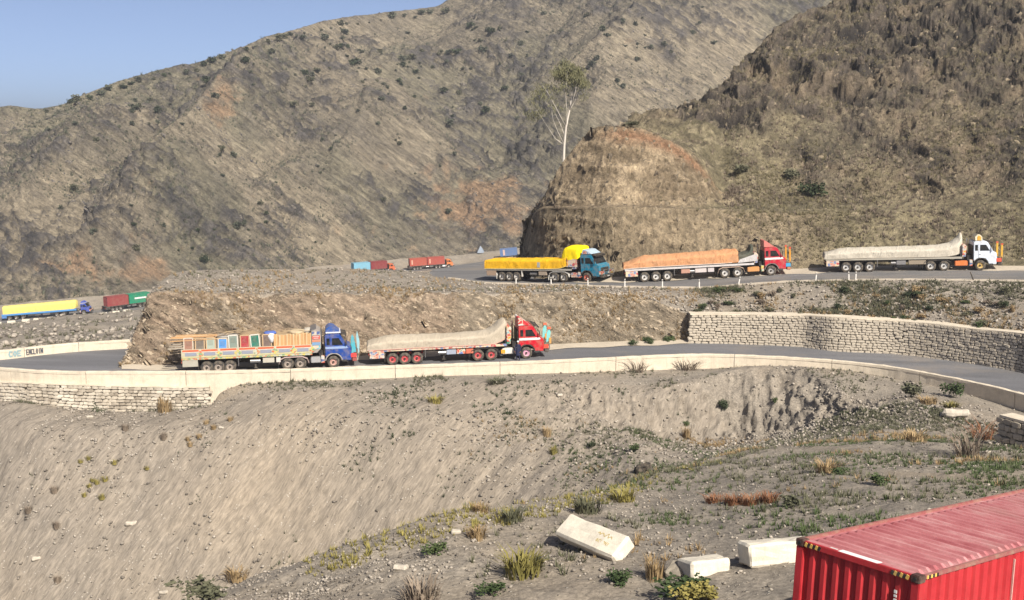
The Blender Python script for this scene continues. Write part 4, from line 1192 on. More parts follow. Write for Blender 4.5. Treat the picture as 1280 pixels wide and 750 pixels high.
def tarp(root, mat, stations, name='tarpaulin', hem=None, seed=1, wr=0.035):
    """stations: (x, z hem, z shoulder, z crown, half width)"""
    X = np.array([s[0] for s in stations])[::-1]
    xs = np.linspace(X[0], X[-1], max(30, int((X[-1] - X[0]) / 0.13)))
    g = lambda i: pchip(X, np.array([s[i] for s in stations])[::-1], xs)
    zb, zs, zr, w = g(1), g(2), g(3), g(4)
    rows = []
    t = np.linspace(0, 1, 5)
    for s in (-1, 1):
        side = [(s * (w + 0.02 * math.sin(k * 2)), zb + (zs - zb) * k * 0.97) for k in t]
        topp = [(s * w * (1 - k), zs + (zr - zs) * math.sin(k * math.pi / 2)) for k in np.linspace(0.06, 1, 6)]
        seq = side + topp
        rows.append(seq)
    prof = rows[0] + rows[1][::-1][1:]
    G = np.stack([np.stack([xs, p[0] + 0 * xs, p[1] + 0 * xs], -1) for p in prof], 0)
    nz = fbm(G * np.array([1.6, 1.2, 0.7]) + seed * 9.1, 4, seed, 0.55) * wr * 1.6 + wr * 0.35 * np.sin(G[..., 0] * 5.2 + G[..., 2] * 3 + seed + 3 * fbm(G * 0.5, 2, seed + 3))
    N = normals(G); 
    G = G + np.array([0.3, 1, 0.6]) * 0 + N * nz[..., None]
    # close both ends
    e0 = G[:, :1].copy(); e0[..., 2] = np.minimum(e0[..., 2], zb[0]); e0[..., 0] -= 0.05
    e1 = G[:, -1:].copy(); e1[..., 2] = np.minimum(e1[..., 2], zb[-1]); e1[..., 0] += 0.02
    G = np.concatenate([e0, G, e1], 1)
    me = np_mesh(name, G.reshape(-1, 3), grid_faces(*G.shape[:2]), mat)
    o = link(name, me, root)
    if hem is not None:
        r = MB()
        for s in (0, -1):
            r.tube([tuple(p + np.array([0, (-1 if s == 0 else 1) * 0.02, 0])) for p in G[s, 1:-1:6]], 0.035, 5)
        r.build('hem_rope', hem, o)
    return o

def place(name, label, PR, PF, cat='truck', group=None):
    """root at the front axle; PF, PR are the near-side tyre contacts of front and rearmost axle"""
    x = (PF - PR).normalized(); y = Vector((0, 0, 1)).cross(x).normalized(); z = x.cross(y)
    M = Matrix((x, y, z)).transposed().to_4x4()
    M.translation = PF + y * 1.1
    return tag(empty(name, M), label, cat, group), (PF - PR).length

GRPT = None
# ---- blue tractor with a load of old doors and planks (lower road)
RB, L = place('cargo_truck', 'blue-cab articulated truck with painted side boards, loaded with old doors and planks', on_lower(259, 466.8), on_lower(417, 459.6))
BLUE_M, BLUE_L = RB.matrix_world.copy(), L
c = dict(body=paint((0.015, 0.055, 0.25), 0.35), stripe=paint((0.24, 0.34, 0.55)), roof='dome', roofmat=paint((0.03, 0.085, 0.28), 0.4), posts='teal',
         frim=paint((0.42, 0.24, 0.20)), rim=paint((0.26, 0.22, 0.19), wear=0.6), tank=paint((0.30, 0.30, 0.30)), rail=ART_GREEN, skirt=paint((0.36, 0.34, 0.28), wear=0.6),
         corner=paint((0.55, 0.04, 0.04)), bumper=paint((0.30, 0.05, 0.05)), boxes=[(-0.56, -0.47, paint((0.44, 0.41, 0.34))), (-0.455, -0.42, paint((0.6, 0.55, 0.5)))],
         guard=paint((0.48, 0.36, 0.33)), arch=paint((0.30, 0.29, 0.28)), visor=M_BLACK)
make_tractor(RB, c, L); make_trailer(RB, c, L)
x0, x1 = -1.75, -L - 2.0
for s in (-1, 1):
    b = MB().box(((x0 + x1) / 2, s * 1.24, 1.76), (x0 - x1, 0.06, 0.74)).build('side_board', paint((0.44, 0.41, 0.30), wear=0.45), RB)
    n = 7; w = (x0 - x1) / n
    for i in range(n):
        xc = x1 + (i + 0.5) * w
        yy = s * 1.282
        MB().box((xc, yy, 2.00), (w * 0.86, 0.022, 0.16)).build('stripe', paint((0.56, 0.10, 0.035), wear=0.4), b)
        MB().box((xc, yy, 1.89), (w * 0.86, 0.020, 0.05)).build('stripe', paint((0.62, 0.60, 0.55)), b)
        MB().box((xc, yy, 1.70), (w * 0.60, 0.022, 0.26)).build('painted_panel', paint((0.23, 0.25, 0.31), wear=0.4), b)
        MB().ext([(xc + w / 2 - .30, 1.68), (xc + w / 2, 2.02), (xc + w / 2 + .30, 1.68), (xc + w / 2, 1.42)], yy - 0.013, yy + 0.013).build('diamond', ART_GREEN, b)
        MB().box((xc, yy, 1.47), (w * 0.98, 0.02, 0.07)).build('stripe', paint((0.50, 0.47, 0.24)), b)
hb = MB().ext([(x0 - 0.02, 1.38), (x0 - 0.02, 3.30), (x0 + 0.35, 3.42), (x0 + 0.72, 3.18), (x0 + 0.78, 2.75), (x0 + 0.75, 1.75), (x0 + 0.4, 1.38)], -1.22, 1.22).build('headboard', paint((0.30, 0.27, 0.24)), RB, bevel=0.02)
for i, (za, zb_, m) in enumerate(((2.92, 3.22, ART_BLUE), (2.56, 2.86, paint((0.52, 0.07, 0.05))), (2.34, 2.50, paint((0.55, 0.20, 0.12))), (2.05, 2.28, paint((0.14, 0.28, 0.46))), (1.72, 2.0, ART_BLUE))):
    MB().box((x0 + 0.36, -1.232, (za + zb_) / 2), (0.66, 0.024, zb_ - za)).build('headboard_panel', m, hb)
for k in range(2): MB().box((x0 + 0.36, -1.25, 2.78 - k * .13), (0.5 - .1 * k, 0.012, 0.035)).build('painted_line', M_WHITE, hb)
MB().ext([(x0 - 0.1, 3.26), (x0 - 0.1, 3.36), (x0 + 0.4, 3.50), (x0 + 0.4, 3.42)], -1.2, 1.2).build('rain_strip', M_STEEL, hb)

# the load: every door leaf and frame stands on the deck inside the boards
def cargo(mb_or_me, name, label, cat, group, mat, bevel=0):
    o = mb_or_me.build(name, mat, None, bevel=bevel)
    o.matrix_world = BLUE_M
    return tag(o, label, cat, group)
DOORS = [((0.27, 0.14, 0.10), 'rusty brown', 0.86), ((0.14, 0.12, 0.10), 'dark weathered', 0.82), ((0.30, 0.36, 0.30), 'pale green', 0.84), ((0.06, 0.24, 0.56), 'bright blue', 0.72),
         ((0.17, 0.22, 0.19), 'grey green', 0.96), ((0.32, 0.03, 0.04), 'dark red', 0.92), ((0.015, 0.14, 0.10), 'deep green', 0.94), ((0.13, 0.09, 0.08), 'dark brown', 0.90)]
xs = x1 + 0.15
for i, (col, nm, h) in enumerate(DOORS):
    w = 0.86
    r = empty('door_leaf', BLUE_M @ Matrix.Translation((xs + w / 2, -1.13 + 0.02 * (i % 2), 1.42)) @ Matrix.Rotation(random.gauss(0, 0.03), 4, 'Y') @ Matrix.Rotation(R(-4), 4, 'X'))
    tag(r, f'{nm} old door leaf standing behind the painted side board', 'door', 'salvaged doors on the truck')
    hh = 0.70 + h
    MB().box((0, 0, hh / 2), (w * 0.74, 0.05, hh)).build('leaf', paint(col, 0.6, wear=0.4), r)
    fr = MB()
    fc = random.choice([(0.50, 0.44, 0.35), (0.44, 0.30, 0.17), (0.55, 0.52, 0.46)])
    for s in (-1, 1): fr.box((s * w * 0.42, 0, hh / 2 + 0.03), (0.09, 0.08, hh + 0.1))
    fr.box((0, 0, hh + 0.07), (w * 0.80, 0.08, 0.09))
    fr.build('frame', paint(fc, 0.7), r)
    MB().box((0, -0.03, hh - 0.35), (w * 0.46, 0.025, 0.42)).build('door_panel', paint(tuple(k * 0.8 for k in col), 0.6), r)
    xs += w + 0.06
# bundle of upright boards
i = 0
TN = ['orange-brown', 'light tan', 'dark orange', 'pale straw']
cols = [(0.50, 0.29, 0.13), (0.56, 0.36, 0.18), (0.46, 0.25, 0.11), (0.58, 0.42, 0.24)]
xb = xs + 0.05
while xb < x0 - 0.12:
    h = random.uniform(1.55, 1.72)
    w = random.uniform(0.10, 0.17)
    tag((lambda o: o)(cargo(MB().box((xb + w / 2, -1.12 + random.uniform(-.03, .05), 1.42 + h / 2), (w, 0.045, h), Matrix.Rotation(random.gauss(0, 0.02), 3, 'Y')), 'timber_board',
          'x', 'board', 'x', paint(cols[i % 4], 0.7, wear=0.15))),
        f'upright {TN[i % 4]} timber board by the truck headboard', 'board', f'upright {TN[i % 4]} boards on the truck')
    xb += w + 0.015; i += 1
# long planks lying over the rear and sticking out behind
for k in range(9):
    a = x1 - random.uniform(0.5, 1.0); b = a + random.uniform(3.2, 4.6)
    yy = -1.0 + 0.22 * k; z = 3.0 + random.uniform(-.05, .12) - (0.12 if k % 3 == 0 else 0)
    cargo(MB().box(((a + b) / 2, yy, z), (b - a, 0.16, 0.05), Matrix.Rotation(random.gauss(0, 0.02), 3, 'Y')), 'timber_plank', 'long pale plank lying on the doors and overhanging the truck tail',
          'plank', 'planks over the truck tail', paint(cols[k % 4], 0.7))
for k in range(6):
    a = x1 - random.uniform(0.7, 1.1); b = x1 + 0.5
    cargo(MB().box(((a + b) / 2, -1.0 + 0.35 * k, 2.2 + 0.11 * (k % 3)), (b - a, 0.14, 0.06)), 'timber_plank', 'short grey plank poking out low over the truck tail', 'plank', 'low planks at the truck tail',
          paint((0.36, 0.32, 0.26), 0.8))
# bundles in the middle
def bundle(c, r, name, label, mat, seed):
    bm = bmesh.new(); bmesh.ops.create_icosphere(bm, subdivisions=3, radius=1.0)
    for v in bm.verts:
        n = float(fbm(np.array(v.co[:]) * 1.7 + seed * 7, 3, seed)); v.co *= 1 + 0.28 * n
        v.co.z = max(v.co.z, -0.75)
        v.co = Vector((v.co.x * r[0], v.co.y * r[1], v.co.z * r[2])) + Vector(c)
    for f in bm.faces: f.smooth = True
    me = bpy.data.meshes.new(name); bm.to_mesh(me); bm.free(); me.materials.append(mat)
    o = link(name, me); o.matrix_world = BLUE_M
    return tag(o, label, 'bundle')
xm_ = xs - 2.2
MB_ = MB().box(((x1 + xs) / 2, 0.15, 2.15), (xs - x1 - 0.5, 2.0, 1.45)).build('cargo_core', paint((0.20, 0.15, 0.11), 0.9)); MB_.matrix_world = BLUE_M
tag(MB_, 'packed brown salvaged timber stacked in the truck behind the doors', 'timber')
MB_ = MB().box(((xs + x0) / 2, 0.1, 2.2), (x0 - xs - 0.1, 2.1, 1.6)).build('cargo_core', paint((0.42, 0.30, 0.17), 0.9)); MB_.matrix_world = BLUE_M
tag(MB_, 'packed orange-brown salvaged timber stacked behind the upright boards', 'timber')
bundle((xs - 0.12, -0.85, 2.72), (0.34, 0.32, 0.46), 'cloth_bundle', 'white cloth bundle on top of the doors', paint((0.62, 0.62, 0.63), 0.9), 1)
bundle((xs - 0.25, -0.3, 3.10), (0.55, 0.6, 0.17), 'cloth_bundle', 'bright blue cloth bundle on the white one', paint((0.05, 0.12, 0.42), 0.9), 2)
bundle((xs - 1.9, 0.1, 2.98), (0.95, 0.8, 0.30), 'brush_bundle', 'brown brushwood bundle on top of the doors', paint((0.24, 0.17, 0.10), 0.9), 3)
bundle((xs - 3.9, 0.1, 2.94), (1.0, 0.8, 0.16), 'cloth_bundle', 'grey sheet folded over the doors', paint((0.34, 0.32, 0.29), 0.9), 4)
bundle((xs + 2.0, 0.1, 3.06), (0.7, 0.8, 0.22), 'cloth_bundle', 'tan sack on top of the upright boards', paint((0.42, 0.34, 0.22), 0.9), 5)
bundle((xs + 3.1, 0.2, 3.08), (0.6, 0.8, 0.24), 'cloth_bundle', 'pale sack beside the truck headboard', paint((0.50, 0.46, 0.38), 0.9), 6)
# loose sticks thrown over the load
for k in range(16):
    xa = random.uniform(x1 + 2.0, x0 - 1.5); ln = random.uniform(1.2, 2.6); yy = random.uniform(-0.8, 0.8); z = random.uniform(3.1, 3.3)
    cargo(MB().tube([(xa, yy, z - 0.12), (xa + ln * 0.5, yy + random.uniform(-.2, .2), z + random.uniform(-.02, .1)), (xa + ln, yy + random.uniform(-.4, .4), z - 0.05)], [0.035, 0.03, 0.02], 5), 'loose_stick',
          'thin loose stick thrown on top of the timber load', 'stick', 'loose sticks on the truck load', paint(random.choice(((0.30, 0.22, 0.14), (0.44, 0.33, 0.2), (0.2, 0.15, 0.1))), 0.9))

# ---- red tractor, sand-grey tarpaulin (lower road)
RR, L = place('tarpaulin_truck', 'red-cab articulated truck under a sand-grey tarpaulin, stopped on the lower road', on_lower(491, 456.2), on_lower(658, 448.2))
RED_M = RR.matrix_world.copy()
c = dict(body=paint((0.46, 0.012, 0.025), 0.28), stripe=M_WHITE, roof='fin', roofmat=m_art('art_roof', [(0.5, 0.03, 0.04), (0.62, 0.6, 0.58), (0.45, 0.02, 0.03), (0.6, 0.55, 0.5)], 2.4), posts='flag',
         frim=paint((0.55, 0.28, 0.38)), rim=paint((0.42, 0.05, 0.06)), tank=paint((0.64, 0.60, 0.54)), rail=ART_PINK, skirt=ART_PINK, susp=paint((0.40, 0.02, 0.02)),
         corner=paint((0.5, 0.06, 0.03)), bumper=paint((0.06, 0.05, 0.05)), boxes=[(-0.60, -0.53, paint((0.28, 0.32, 0.40))), (-0.525, -0.46, ART_RED), (-0.455, -0.40, paint((0.5, 0.12, 0.07)))],
         guard=M_BLACK, headboard=(ART_RED, 3.05), box=ART_BLUE)
make_tractor(RR, c, L); make_trailer(RR, c, L)
MB().box((-2.05, -1.17, 0.74), (0.36, 0.03, 0.34)).build('tank_badge', paint((0.62, 0.30, 0.02)), RR)
x1 = -L - 2.0
T_SAND = m_cloth('tarp_sand', (0.40, 0.345, 0.265))
tarp(RR, T_SAND, [(-1.62, 2.6, 3.15, 3.25, .72), (-1.80, 1.9, 3.3, 3.55, .95), (-2.25, 1.55, 2.95, 3.35, 1.12), (-2.9, 1.45, 2.45, 2.75, 1.22), (-4.0, 1.42, 2.18, 2.45, 1.25), (-7, 1.42, 2.12, 2.36, 1.26),
                  (-10, 1.42, 2.08, 2.40, 1.26), (x1 + 2.0, 1.40, 2.06, 2.42, 1.26), (x1 + 0.6, 1.38, 1.98, 2.15, 1.24), (x1 - 0.1, 1.36, 1.80, 1.88, 1.2)], hem=paint((0.45, 0.2, 0.16)), seed=3)

# ---- teal tractor under bright yellow tarpaulin (upper road, coming round the bend)
RY, L = place('tarpaulin_truck', 'teal-cab truck with a bright yellow tarpaulin rounding the bend below the rock', on_upper(628, 351.6), on_upper(734, 353.0))
c = dict(body=paint((0.006, 0.16, 0.26), 0.35), stripe=None, roof='wedge', roofmat=paint((0.34, 0.44, 0.52)), posts='none', frim=paint((0.55, 0.13, 0.09)), rim=paint((0.50, 0.48, 0.44)), tank=ART_PINK,
         rail=paint((0.36, 0.34, 0.30)), skirt=paint((0.34, 0.24, 0.17)), boxes=[(-0.55, -0.46, paint((0.32, 0.26, 0.2)))], guard=paint((0.5, 0.48, 0.44)), headboard=(ART_PINK, 3.1), flap2=paint((0.5, 0.48, 0.44)), flap=paint((0.5, 0.48, 0.44)))
make_tractor(RY, c, L); make_trailer(RY, c, L)
x1 = -L - 2.0
T_YEL = m_cloth('tarp_yellow', (0.72, 0.40, 0.010), 0.9, 0.10)
T_YEL2 = m_cloth('tarp_lemon', (0.78, 0.58, 0.0), 0.6, 0.04)
tarp(RY, T_YEL, [(-2.2, 1.75, 2.7, 2.85, 1.27), (-3.0, 1.5, 2.48, 2.62, 1.27), (-4.5, 1.42, 2.36, 2.50, 1.27), (-8, 1.42, 2.36, 2.48, 1.27), (x1 + 0.4, 1.42, 2.38, 2.46, 1.27), (x1 - 0.1, 1.42, 2.30, 2.36, 1.25)], hem=paint((0.6, 0.5, 0.2)), seed=5)
tarp(RY, T_YEL2, [(-0.85, 2.6, 3.55, 3.66, 1.15), (-1.0, 2.45, 3.68, 3.82, 1.24), (-1.7, 2.4, 3.74, 3.88, 1.26), (-2.4, 2.3, 3.62, 3.78, 1.26), (-2.75, 2.2, 3.2, 3.3, 1.2), (-2.95, 2.1, 2.65, 2.7, 1.1)], seed=8)
MB().box((-1.7, -1.24, 2.05), (1.3, 0.04, 0.85)).build('headboard_side', ART_PINK, RY)
MB().box((-0.42 * L - 1.3, -1.30, 1.85), (0.34, 0.03, 0.55)).build('tarp_patch', paint((0.36, 0.38, 0.36)), RY)

# ---- red tractor under orange tarpaulin (upper road)
RO, L = place('tarpaulin_truck', 'red-cab truck carrying a wrinkled orange tarpaulin load along the upper road', on_upper(806, 352.6), on_upper(964, 344.4))
c = dict(body=paint((0.42, 0.014, 0.035), 0.3), stripe=M_WHITE, roof='fin', roofmat=paint((0.55, 0.16, 0.14)), posts='orange', frim=paint((0.30, 0.29, 0.28)), rim=paint((0.50, 0.49, 0.47)),
         tank=paint((0.50, 0.24, 0.08)), rail=paint((0.50, 0.47, 0.46)), skirt=ART_PINK, corner=paint((0.03, 0.30, 0.52)), bumper=paint((0.42, 0.14, 0.06)),
         boxes=[(-0.71, -0.64, paint((0.42, 0.22, 0.16))), (-0.60, -0.51, paint((0.52, 0.46, 0.44))), (-0.50, -0.45, paint((0.46, 0.42, 0.42)))], guard=paint((0.45, 0.33, 0.26)), arch=paint((0.13, 0.13, 0.13)), headboard=(ART_PINK, 2.5), box=ART_GREEN)
make_tractor(RO, c, L); make_trailer(RO, c, L)
x1 = -L - 2.0
T_OR = m_cloth('tarp_orange', (0.50, 0.245, 0.115), 1.3, 0.4)
tarp(RO, T_OR, [(-3.35, 1.62, 2.62, 2.78, 1.26), (-3.5, 1.56, 2.62, 2.88, 1.28), (-6, 1.54, 2.42, 2.78, 1.28), (-9, 1.54, 2.36, 2.72, 1.28), (-11.5, 1.54, 2.25, 2.68, 1.28), (x1 + 2.2, 1.52, 2.2, 2.66, 1.28), (x1 + 0.5, 1.5, 1.95, 2.15, 1.26), (x1 - 0.1, 1.46, 1.85, 1.95, 1.22)],
     hem=paint((0.5, 0.46, 0.42)), seed=11, wr=0.05)
tarp(RO, m_cloth('tarp_green', (0.055, 0.060, 0.045)), [(-1.68, 2.2, 3.05, 3.15, .5), (-1.85, 2.1, 3.0, 3.25, .75), (-2.3, 1.95, 2.45, 2.6, 1.0), (-3.1, 1.8, 2.3, 2.4, 1.2), (-3.6, 1.7, 2.3, 2.4, 1.2)], seed=13)
MB().ext([(-3.4, 1.5), (-1.5, 1.62), (-1.35, 2.25), (-1.7, 2.3), (-3.2, 1.85)], -1.27, -1.22).build('side_sheet', m_cloth('sheet_grey', (0.46, 0.44, 0.43)), RO)

# ---- white tractor, grey tarpaulin (upper road)
RW, L = place('tarpaulin_truck', 'white-cab truck with yellow bumper posts and a long pale grey tarpaulin', on_upper(1057.5, 340.4), on_upper(1225, 338.0))
c = dict(body=paint((0.60, 0.66, 0.74), 0.3), stripe=None, roof='crest', roofmat=paint((0.62, 0.56, 0.40)), posts='yellow', frim=paint((0.52, 0.36, 0.12)), rim=paint((0.46, 0.46, 0.45)), tank=paint((0.60, 0.16, 0.04)),
         rail=paint((0.33, 0.31, 0.26)), skirt=ART_PINK, corner=paint((0.62, 0.07, 0.03)), bumper=M_BLACK, boxes=[(-0.62, -0.55, M_STEEL), (-0.53, -0.40, paint((0.24, 0.2, 0.15)))], guard=M_BLACK, headboard=(ART_PINK, 2.7), box=ART_BLUE)
make_tractor(RW, c, L); make_trailer(RW, c, L)
x1 = -L - 2.0
T_GREY = m_cloth('tarp_grey', (0.46, 0.42, 0.345))
tarp(RW, T_GREY, [(-1.60, 2.0, 3.45, 3.6, .35), (-1.75, 1.85, 3.3, 3.75, .75), (-2.1, 1.65, 2.75, 3.3, 1.05), (-2.9, 1.5, 2.40, 2.75, 1.2), (-4.2, 1.45, 2.22, 2.55, 1.25), (-8, 1.44, 2.12, 2.46, 1.26), (-11, 1.44, 2.06, 2.44, 1.26), (x1 + 1.8, 1.42, 2.0, 2.40, 1.26),
                  (x1 + 0.6, 1.40, 1.9, 2.12, 1.24), (x1 - 0.1, 1.38, 1.85, 1.95, 1.2)], hem=paint((0.28, 0.25, 0.2)), seed=17)

# ================================================================== vehicles on the valley road
def corrugated(L, Wd, H, mat, depth=0.05, pitch=0.28):
    mb = MB()
    def wall(ax, n, fixed, sign):
        pts = []
        k = int(n / pitch)
        for i in range(k + 1):
            a = i * n / k
            for da, dd in ((0.0, 0), (0.30, 0), (0.5, 1), (0.80, 1)):
                if i == k and da > 0: break
                pts.append((a + da * n / k, -dd * depth))
        lo, hi = [], []
        for a, d in pts:
            p = [0, 0]
            if ax == 'x': q = (a - n / 2, fixed + sign * d)
            else: q = (fixed + sign * d, a - n / 2)
            lo.append((*q, 0.14)); hi.append((*q, H - 0.10))
        mb.grid([lo, hi])
    wall('x', L - 0.2, -Wd / 2 + 0.02, -1); wall('x', L - 0.2, Wd / 2 - 0.02, 1)
    wall('y', Wd - 0.2, -L / 2 + 0.03, -1); wall('y', Wd - 0.2, L / 2 - 0.03, 1)
    return mb
def container_small(name, label, M, col, L=6.06, group=None, mark=None):
    root = tag(empty(name, M), label, 'container', group)
    m = paint(col, 0.5, wear=0.3, scale=1.2)
    corrugated(L, 2.44, 2.59, m).build('side_panels', m, root)
    fr = MB()
    for sx in (-1, 1):
        for sy in (-1, 1): fr.box((sx * (L / 2 - 0.08), sy * 1.14, 1.295), (0.16, 0.16, 2.59))
    for z in (0.08, 2.53):
        for sy in (-1, 1): fr.box((0, sy * 1.16, z), (L - 0.32, 0.11, 0.12))
        for sx in (-1, 1): fr.box((sx * (L / 2 - 0.06), 0, z), (0.11, 2.1, 0.12))
    fr.build('frame', m, root)
    MB().box((0, 0, 2.56), (L - 0.2, 2.2, 0.03)).build('roof', m, root)
    MB().box((0, 0, 0.10), (L - 0.2, 2.2, 0.06)).build('floor', M_CHASSIS, root)
    if mark:
        MB().box((mark[0], -1.235, mark[1]), (mark[2], 0.02, mark[3])).build('marking', mark[4], root)
    return root
def valley_point(u, off=5.0):
    Y = float(Y_vn(np.array([u]))[0]) + off
    return Vector(pt(u, Y, float(curve(Z_VN, [u])[0]) + 0.06).tolist())
def far_truck(label, u_front, Lw, c, loads, name='container_truck'):
    """Lw: front axle to rearmost axle; follows the valley road up to column u_front"""
    PF = valley_point(u_front)
    us = np.linspace(u_front - 120, u_front, 241)
    pts = [valley_point(u) for u in us]
    PR = min(pts, key=lambda p: abs((p - PF).length - Lw))
    x = (PF - PR).normalized(); y = Vector((0, 0, 1)).cross(x).normalized(); z = x.cross(y)
    M = Matrix((x, y, z)).transposed().to_4x4(); M.translation = PF
    root = tag(empty(name, M), label, 'truck')
    cc = dict(stripe=None, roof='dome', roofmat=c['body'], posts='none', frim=M_STEEL, rim=M_STEEL, tank=M_STEEL, rail=M_CHASSIS, skirt=M_CHASSIS, boxes=[(-0.55, -0.45, M_STEEL)], guard=M_CHASSIS)
    cc.update(c)
    make_tractor(root, cc, Lw); make_trailer(root, cc, Lw)
    for (lab, xc, col, mk) in loads:
        container_small('shipping_container', lab, M @ Matrix.Translation((xc, 0, 1.42)), col, mark=mk)
    return root, M
L = 11.2
r, _ = far_truck('blue-cab truck with pale yellow cover and blue side rail on the valley road', 106.5, 19.5, dict(body=paint((0.03, 0.07, 0.36)), rail=paint((0.05, 0.22, 0.52)), skirt=paint((0.05, 0.2, 0.5)), roof='dome'), [], 'covered_truck')
tarp(r, m_cloth('tarp_lemon_pale', (0.64, 0.54, 0.15), 0.7, 0.15), [(-1.9, 2.0, 3.6, 3.85, 1.22), (-2.5, 1.75, 3.75, 4.05, 1.27), (-6, 1.7, 3.75, 4.0, 1.27), (-13, 1.7, 3.7, 3.95, 1.27), (-21, 1.7, 3.6, 3.9, 1.25)], seed=23)
MB().box((-11.6, -1.27, 1.52), (19.7, 0.05, 0.42)).build('side_board', paint((0.05, 0.24, 0.55)), r)
far_truck('truck with maroon and green containers, cab hidden behind the cut bank', 192, 12.4, dict(body=paint((0.55, 0.16, 0.13)), roof='none'),
          [('maroon shipping container coupled behind the green one on the valley road', -10.8, (0.23, 0.045, 0.045), None),
           ('green shipping container with white lettering band on the valley road', -4.5, (0.01, 0.20, 0.11), (0.2, 1.35, 3.4, 0.42, M_WHITE))])
far_truck('orange-cab truck with sky blue and maroon containers, half hidden by the plateau', 487, 12.2, dict(body=paint((0.55, 0.11, 0.035)), roof='none'),
          [('sky blue shipping container half sunk behind the plateau edge', -10.7, (0.17, 0.38, 0.50), None),
           ('dark maroon shipping container behind the orange cab beyond the plateau', -4.4, (0.20, 0.030, 0.035), None)])
far_truck('orange-cab truck with two brick red containers on the valley road', 560, 12.2, dict(body=paint((0.60, 0.17, 0.04)), roof='none', tank=M_WHITE),
          [('brick red shipping container, rear one of a matching pair', -10.7, (0.36, 0.075, 0.05), (-2.2, 1.3, 0.5, 1.6, paint((0.55, 0.3, 0.22)))),
           ('brick red shipping container, front one of a matching pair', -4.4, (0.34, 0.065, 0.05), (-2.2, 1.3, 0.5, 1.6, paint((0.55, 0.3, 0.22))))])
far_truck('dark blue-cab truck with slate blue container beside the rock foot', 655, 8.6, dict(body=paint((0.01, 0.03, 0.20)), roof='none', tank=M_WHITE, skirt=paint((0.5, 0.36, 0.32))),
          [('slate blue shipping container with a pale end band beside the rock', -5.2, (0.10, 0.17, 0.33), (-1.7, 1.3, 0.7, 2.0, paint((0.5, 0.36, 0.33))))])
# ================================================================== finding the ground seen at a pixel
def project(P):
    P = np.asarray(P)
    D = P[..., 1] * CP - P[..., 2] * SP
    up = P[..., 1] * SP + P[..., 2] * CP
    D = np.where(D < 0.5, 0.5, D)
    return 640 + FPX * P[..., 0] / D, 375 - FPX * up / D, D
_VIS = []
for _n in ('ground', 'middle_hill', 'rock_hill', 'valley_slope', 'far_mountain', 'lower_road', 'upper_road'):
    _P = PATCH[_n]
    _u, _v, _d = project(_P)
    _VIS.append((_n, _P, normals(_P), _u, _v, _d))
def ground_at(u, v, only=None):
    best = None
    for n, P, N, uu, vv, dd in _VIS:
        if only and n not in only: continue
        m = (np.abs(uu - u) < 3.0) & (np.abs(vv - v) < 3.0)
        if not m.any(): continue
        idx = np.argwhere(m)
        d = dd[m]
        near = d < d.min() + 1.5
        e = (uu[m] - u) ** 2 + (vv[m] - v) ** 2
        e[~near] = 1e9
        k = idx[int(np.argmin(e))]
        if best is None or dd[tuple(k)] < best[2] - 0.5:
            best = (P[tuple(k)], N[tuple(k)], dd[tuple(k)])
    if best is None: return None
    return Vector(best[0].tolist()), Vector(best[1].tolist()), float(best[2])

